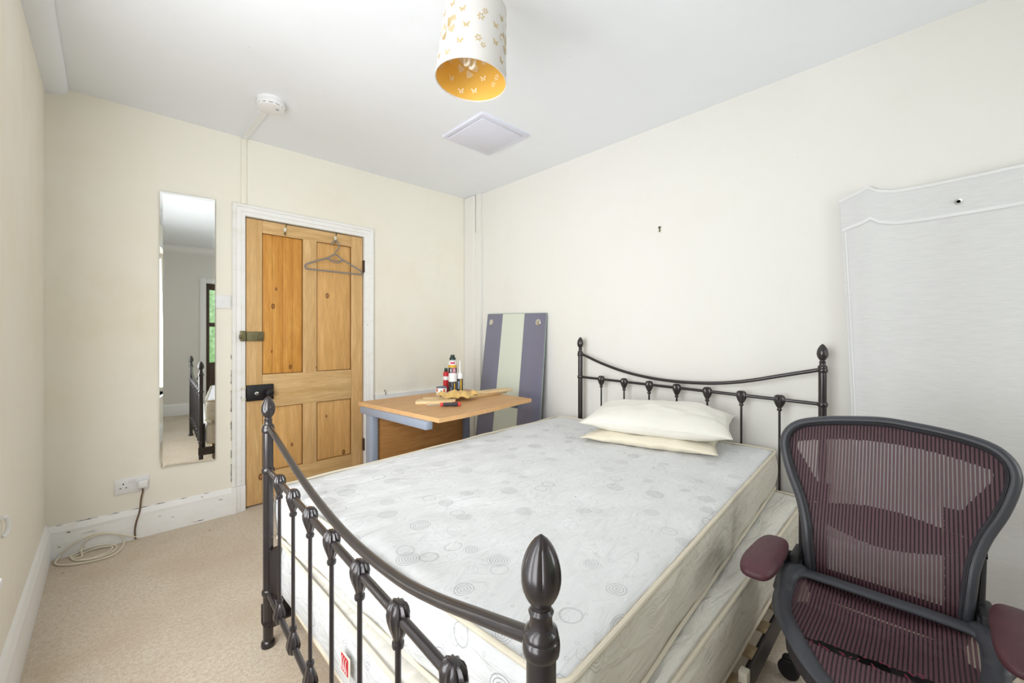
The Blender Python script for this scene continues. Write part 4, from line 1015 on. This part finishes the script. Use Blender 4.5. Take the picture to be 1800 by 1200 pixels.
# darker second layer round the border and the wave-shaped lumbar pad behind the mesh
def lumb(w, v):
    top = .246+.014*cos(w*14); bot = .178-.022*cos(w*14)
    return bot < v < top
def border(w, v):
    h = halfw(v)
    if v > .452 - .10*(w/.24)**2*.4: return True
    if abs(w) > h-.022: return True
    if v < .30 and abs(w) > .125: return True
    if .262 < v < .40 and abs(w) > .135+(v-.262)*.62: return True
    return v < .045
M['lumbar'] = plain('dark_maroon_backing_foam', srgb(48, 28, 36), .7)
b = mesh_sheet(bk, halfw, -.016, lambda w, v: border(w, v) and not lumb(w, v), 150, 170); bmesh.ops.solidify(b, geom=b.faces[:], thickness=.002); obj('mesh_backing', b, M['lumbar'], ch, smooth=False)
b = mesh_sheet(bk, lambda v: .19, -.026, lumb, 120, 170); bmesh.ops.solidify(b, geom=b.faces[:], thickness=-.012); obj('lumbar_pad', b, M['lumbar'], ch, auto=False)
# rear spine arms carrying the back (outside the frame, low down)
for sg in (-1, 1):
    b = nb(); tube(b, [bk(sg*.176, .02, -.03), bk(sg*.185, .10, -.035), bk(sg*.192, .20, -.03)], [.012, .013, .010], 10, False, 1.6, .9); obj('back_bracket', b, M['plastic_d'], fr_)
# seat
SZ = .405
def st(x, y):      # seat surface height: dished, waterfall front, raised rear corners
    u = (x-1.142)/.366; w = (y-CY)/.2
    z = SZ-.022*(1-min(1, abs(w))**2)*min(1, max(0, u*1.6))
    if u < .30: z -= .055*((.30-u)/.30)**2
    z += .022*max(0, min(1, (u-.7)/.25))
    return z
# outline (x, half width): front at x=1.05
SO = [(1.142, 0), (1.146, .045), (1.160, .082), (1.188, .118), (1.228, .150), (1.28, .178), (1.34, .194), (1.42, .200), (1.47, .197), (1.498, .175), (1.507, .12), (1.508, 0)]
half = [(x, w) for x, w in SO]
lp2 = [(x, CY+w) for x, w in half]+[(x, CY-w) for x, w in reversed(half[1:-1])]
def rimz(x, w):
    u = (x-1.142)/.366; z = SZ+.004
    if u < .30: z -= .055*((.30-u)/.30)**2
    z += .022*max(0, min(1, (u-.7)/.25))
    return z
sp3 = spline([(x, y, rimz(x, abs(y-CY))) for x, y in lp2], 5, True)
b = nb(); tube(b, sp3, .0135, 14, True, .7, 1.7, fixedN=(0, 0, 1)); sfr = obj('seat_frame', b, M['plastic_k'], ch)
# raised rear corner wings of the seat shell
for sg in (-1, 1):
    b = nb(); tube(b, spline([(1.33, CY+sg*.196, SZ-.002), (1.40, CY+sg*.203, SZ+.006), (1.46, CY+sg*.204, SZ+.022), (1.51, CY+sg*.19, SZ+.028), (1.55, CY+sg*.165, SZ+.012)], 5), [.008]*2+[.013]*3+[.017]*5+[.019]*7+[.013]*4, 12, False, 1., 1.5, fixedN=(0, 0, 1)); obj('shell_wing', b, M['plastic_k'], sfr)
def shalf(x):
    P = SO
    for (xa, wa), (xb, wb) in zip(P, P[1:]):
        if xa <= x <= xb and xb > xa: return wa+(wb-wa)*(x-xa)/(xb-xa)
    return 0
def tear(x, y):
    s_ = (.225-y); cx_ = 1.232+.022*min(1, max(0, s_/.15))+.10*max(0, s_-.12)
    return 0 < s_-.015 < .36 and abs(x-cx_+.006*nz(y*60, 0)) < .0145*min(1, (s_-.005)/.06)*min(1, (.40-s_)/.1)
b = nb(); uvl = b.loops.layers.uv.new('UVMap'); NX_, NY_ = 110, 70; G = {}
def sv(i, j):
    if (i, j) not in G:
        x = 1.143+(1.507-1.143)*i/NX_; w = (2*j/NY_-1)*max(.002, shalf(x)-.004); y = CY+w; G[i, j] = (b.verts.new((x, y, st(x, y))), (w, x))
    return G[i, j]
for i in range(NX_):
    for j in range(NY_):
        q = [sv(i, j), sv(i+1, j), sv(i+1, j+1), sv(i, j+1)]; cx_ = sum(a.co.x for a, _ in q)/4; cy2 = sum(a.co.y for a, _ in q)/4
        if tear(cx_, cy2): continue
        f = b.faces.new([a for a, _ in q])
        for l_, (_, uv) in zip(f.loops, q): l_[uvl].uv = uv
obj('seat_mesh', b, M['cmesh'], ch, auto=False, fix=False, label='torn maroon seat mesh')
b = nb()   # under-seat pan seen through the tear and weave
prism(b, [(x, CY+w*.96) for x, w in SO[1:]]+[(x, CY-w*.96) for x, w in reversed(SO[1:])], SZ-.085, SZ-.058); obj('seat_pan', b, plain('dark_seat_pan', srgb(64, 60, 62), .6), ch, smooth=False)
# frayed threads along the tear
b = nb()
for k in range(26):
    y = .19-k*.0135; s_ = .225-y; x = 1.232+.022*min(1, max(0, s_/.15))+.10*max(0, s_-.12)+random.choice((-1, 1))*.0105
    z = st(x, y); tube(b, [(x, y, z), (x+random.uniform(-.008, .008), y+random.uniform(-.006, .006), z+.003), (x+random.uniform(-.012, .012), y+random.uniform(-.01, .01), z+.001)], .0008, 4)
obj('frayed_threads', b, plain('crimson_thread', srgb(150, 52, 78), .8), ch, kind='stuff')
# armrests
for sg in (-1, 1):
    ya = CY+sg*.226; b = nb(); NU_, NV_ = 28, 20
    bmesh.ops.create_uvsphere(b, u_segments=32, v_segments=20, radius=1)
    for v in b.verts:
        x, y, z = v.co; k = lambda a, p_: math.copysign(abs(a)**p_, a)
        # squarish pad, wider at the front, drooping nose
        X_ = k(x, .6); Y_ = k(y, .62); Z_ = k(z, .8)
        v.co = Vector((1.318+X_*.135, ya+Y_*(.042-.004*X_), .535+Z_*.021-.016*max(0, -X_-.2)**2-.004*X_))
    ar = thing_arm = obj('arm_pad', b, M['maroon'], ch, auto=False)
    b = nb(); tube(b, spline([(1.36, ya, .520), (1.40, ya+sg*.004, .50), (1.47, ya+sg*.006, .47), (1.55, ya-sg*.02, .445), (1.58, ya-sg*.06, .42)], 5), .015, 12, False, 1.3, .9); obj('arm_support', b, M['plastic_d'], ch)
    b = nb(); box(b, 1.50, 1.60, ya-sg*.03-.012, ya-sg*.03+.012, .385, .475, .006); lathe(b, [(.014, -.016), (.014, .016)], (1.545, ya-sg*.03, .44), 16, 'y'); obj('arm_hinge', b, M['plastic_d'], ch)
# tilt box, column, star base, castors
b = nb(); box(b, 1.27, 1.56, CY-.075, CY+.075, .255, .318, .012); obj('tilt_mechanism', b, M['plastic_d'], ch)
b = nb(); tube(b, [(1.33, CY, .30), (1.33, CY, .35)], .03, 12); tube(b, [(1.54, CY-.16, .34), (1.50, CY, .30), (1.54, CY+.16, .34)], .016, 10); obj('seat_bracket', b, M['plastic_d'], ch)
BX = 1.40
b = nb(); lathe(b, [(.042, .075), (.045, .08), (.042, .13), (.028, .135), (.028, .20), (.021, .205), (.021, .26)], (BX, CY, 0), 24); obj('gas_column', b, M['plastic_d'], ch)
for k in range(5):
    a = R(42+72*k); d = Vector((cos(a), sin(a), 0)); c0 = Vector((BX, CY, 0))
    b = nb(); tube(b, [c0+d*.03+Vector((0, 0, .108)), c0+d*.12+Vector((0, 0, .100)), c0+d*.24+Vector((0, 0, .086)), c0+d*.318+Vector((0, 0, .076))], [.026, .023, .019, .015], 12, False, .85, 1.15); lg_ = obj('base_leg', b, M['plastic_k'], ch)
    e = c0+d*.318; q = Vector((-d.y, d.x, 0)); cd = Vector((cos(a+.7), sin(a+.7), 0)); cq = Vector((-cd.y, cd.x, 0))
    b = nb(); wc = e+cd*.018+Vector((0, 0, .0315))
    for s_ in (-1, 1):
        lathe(b, [(.012, -.009), (.029, -.009), (.0315, -.005), (.0315, .005), (.029, .009), (.012, .009)], wc+cq*(s_*.017), 24, (cd, Vector((0, 0, 1)), cq))
    lathe(b, [(.006, -.026), (.006, .026)], wc, 10, (cd, Vector((0, 0, 1)), cq)); tube(b, [e+Vector((0, 0, .05)), e+Vector((0, 0, .085))], .007, 8)
    tube(b, spline([wc+cd*.02+Vector((0, 0, .026)), wc+Vector((0, 0, .034)), wc-cd*.024+Vector((0, 0, .024))], 4), .010, 8, False, .5, 1.7)
    obj('castor', b, M['plastic_d'], lg_)
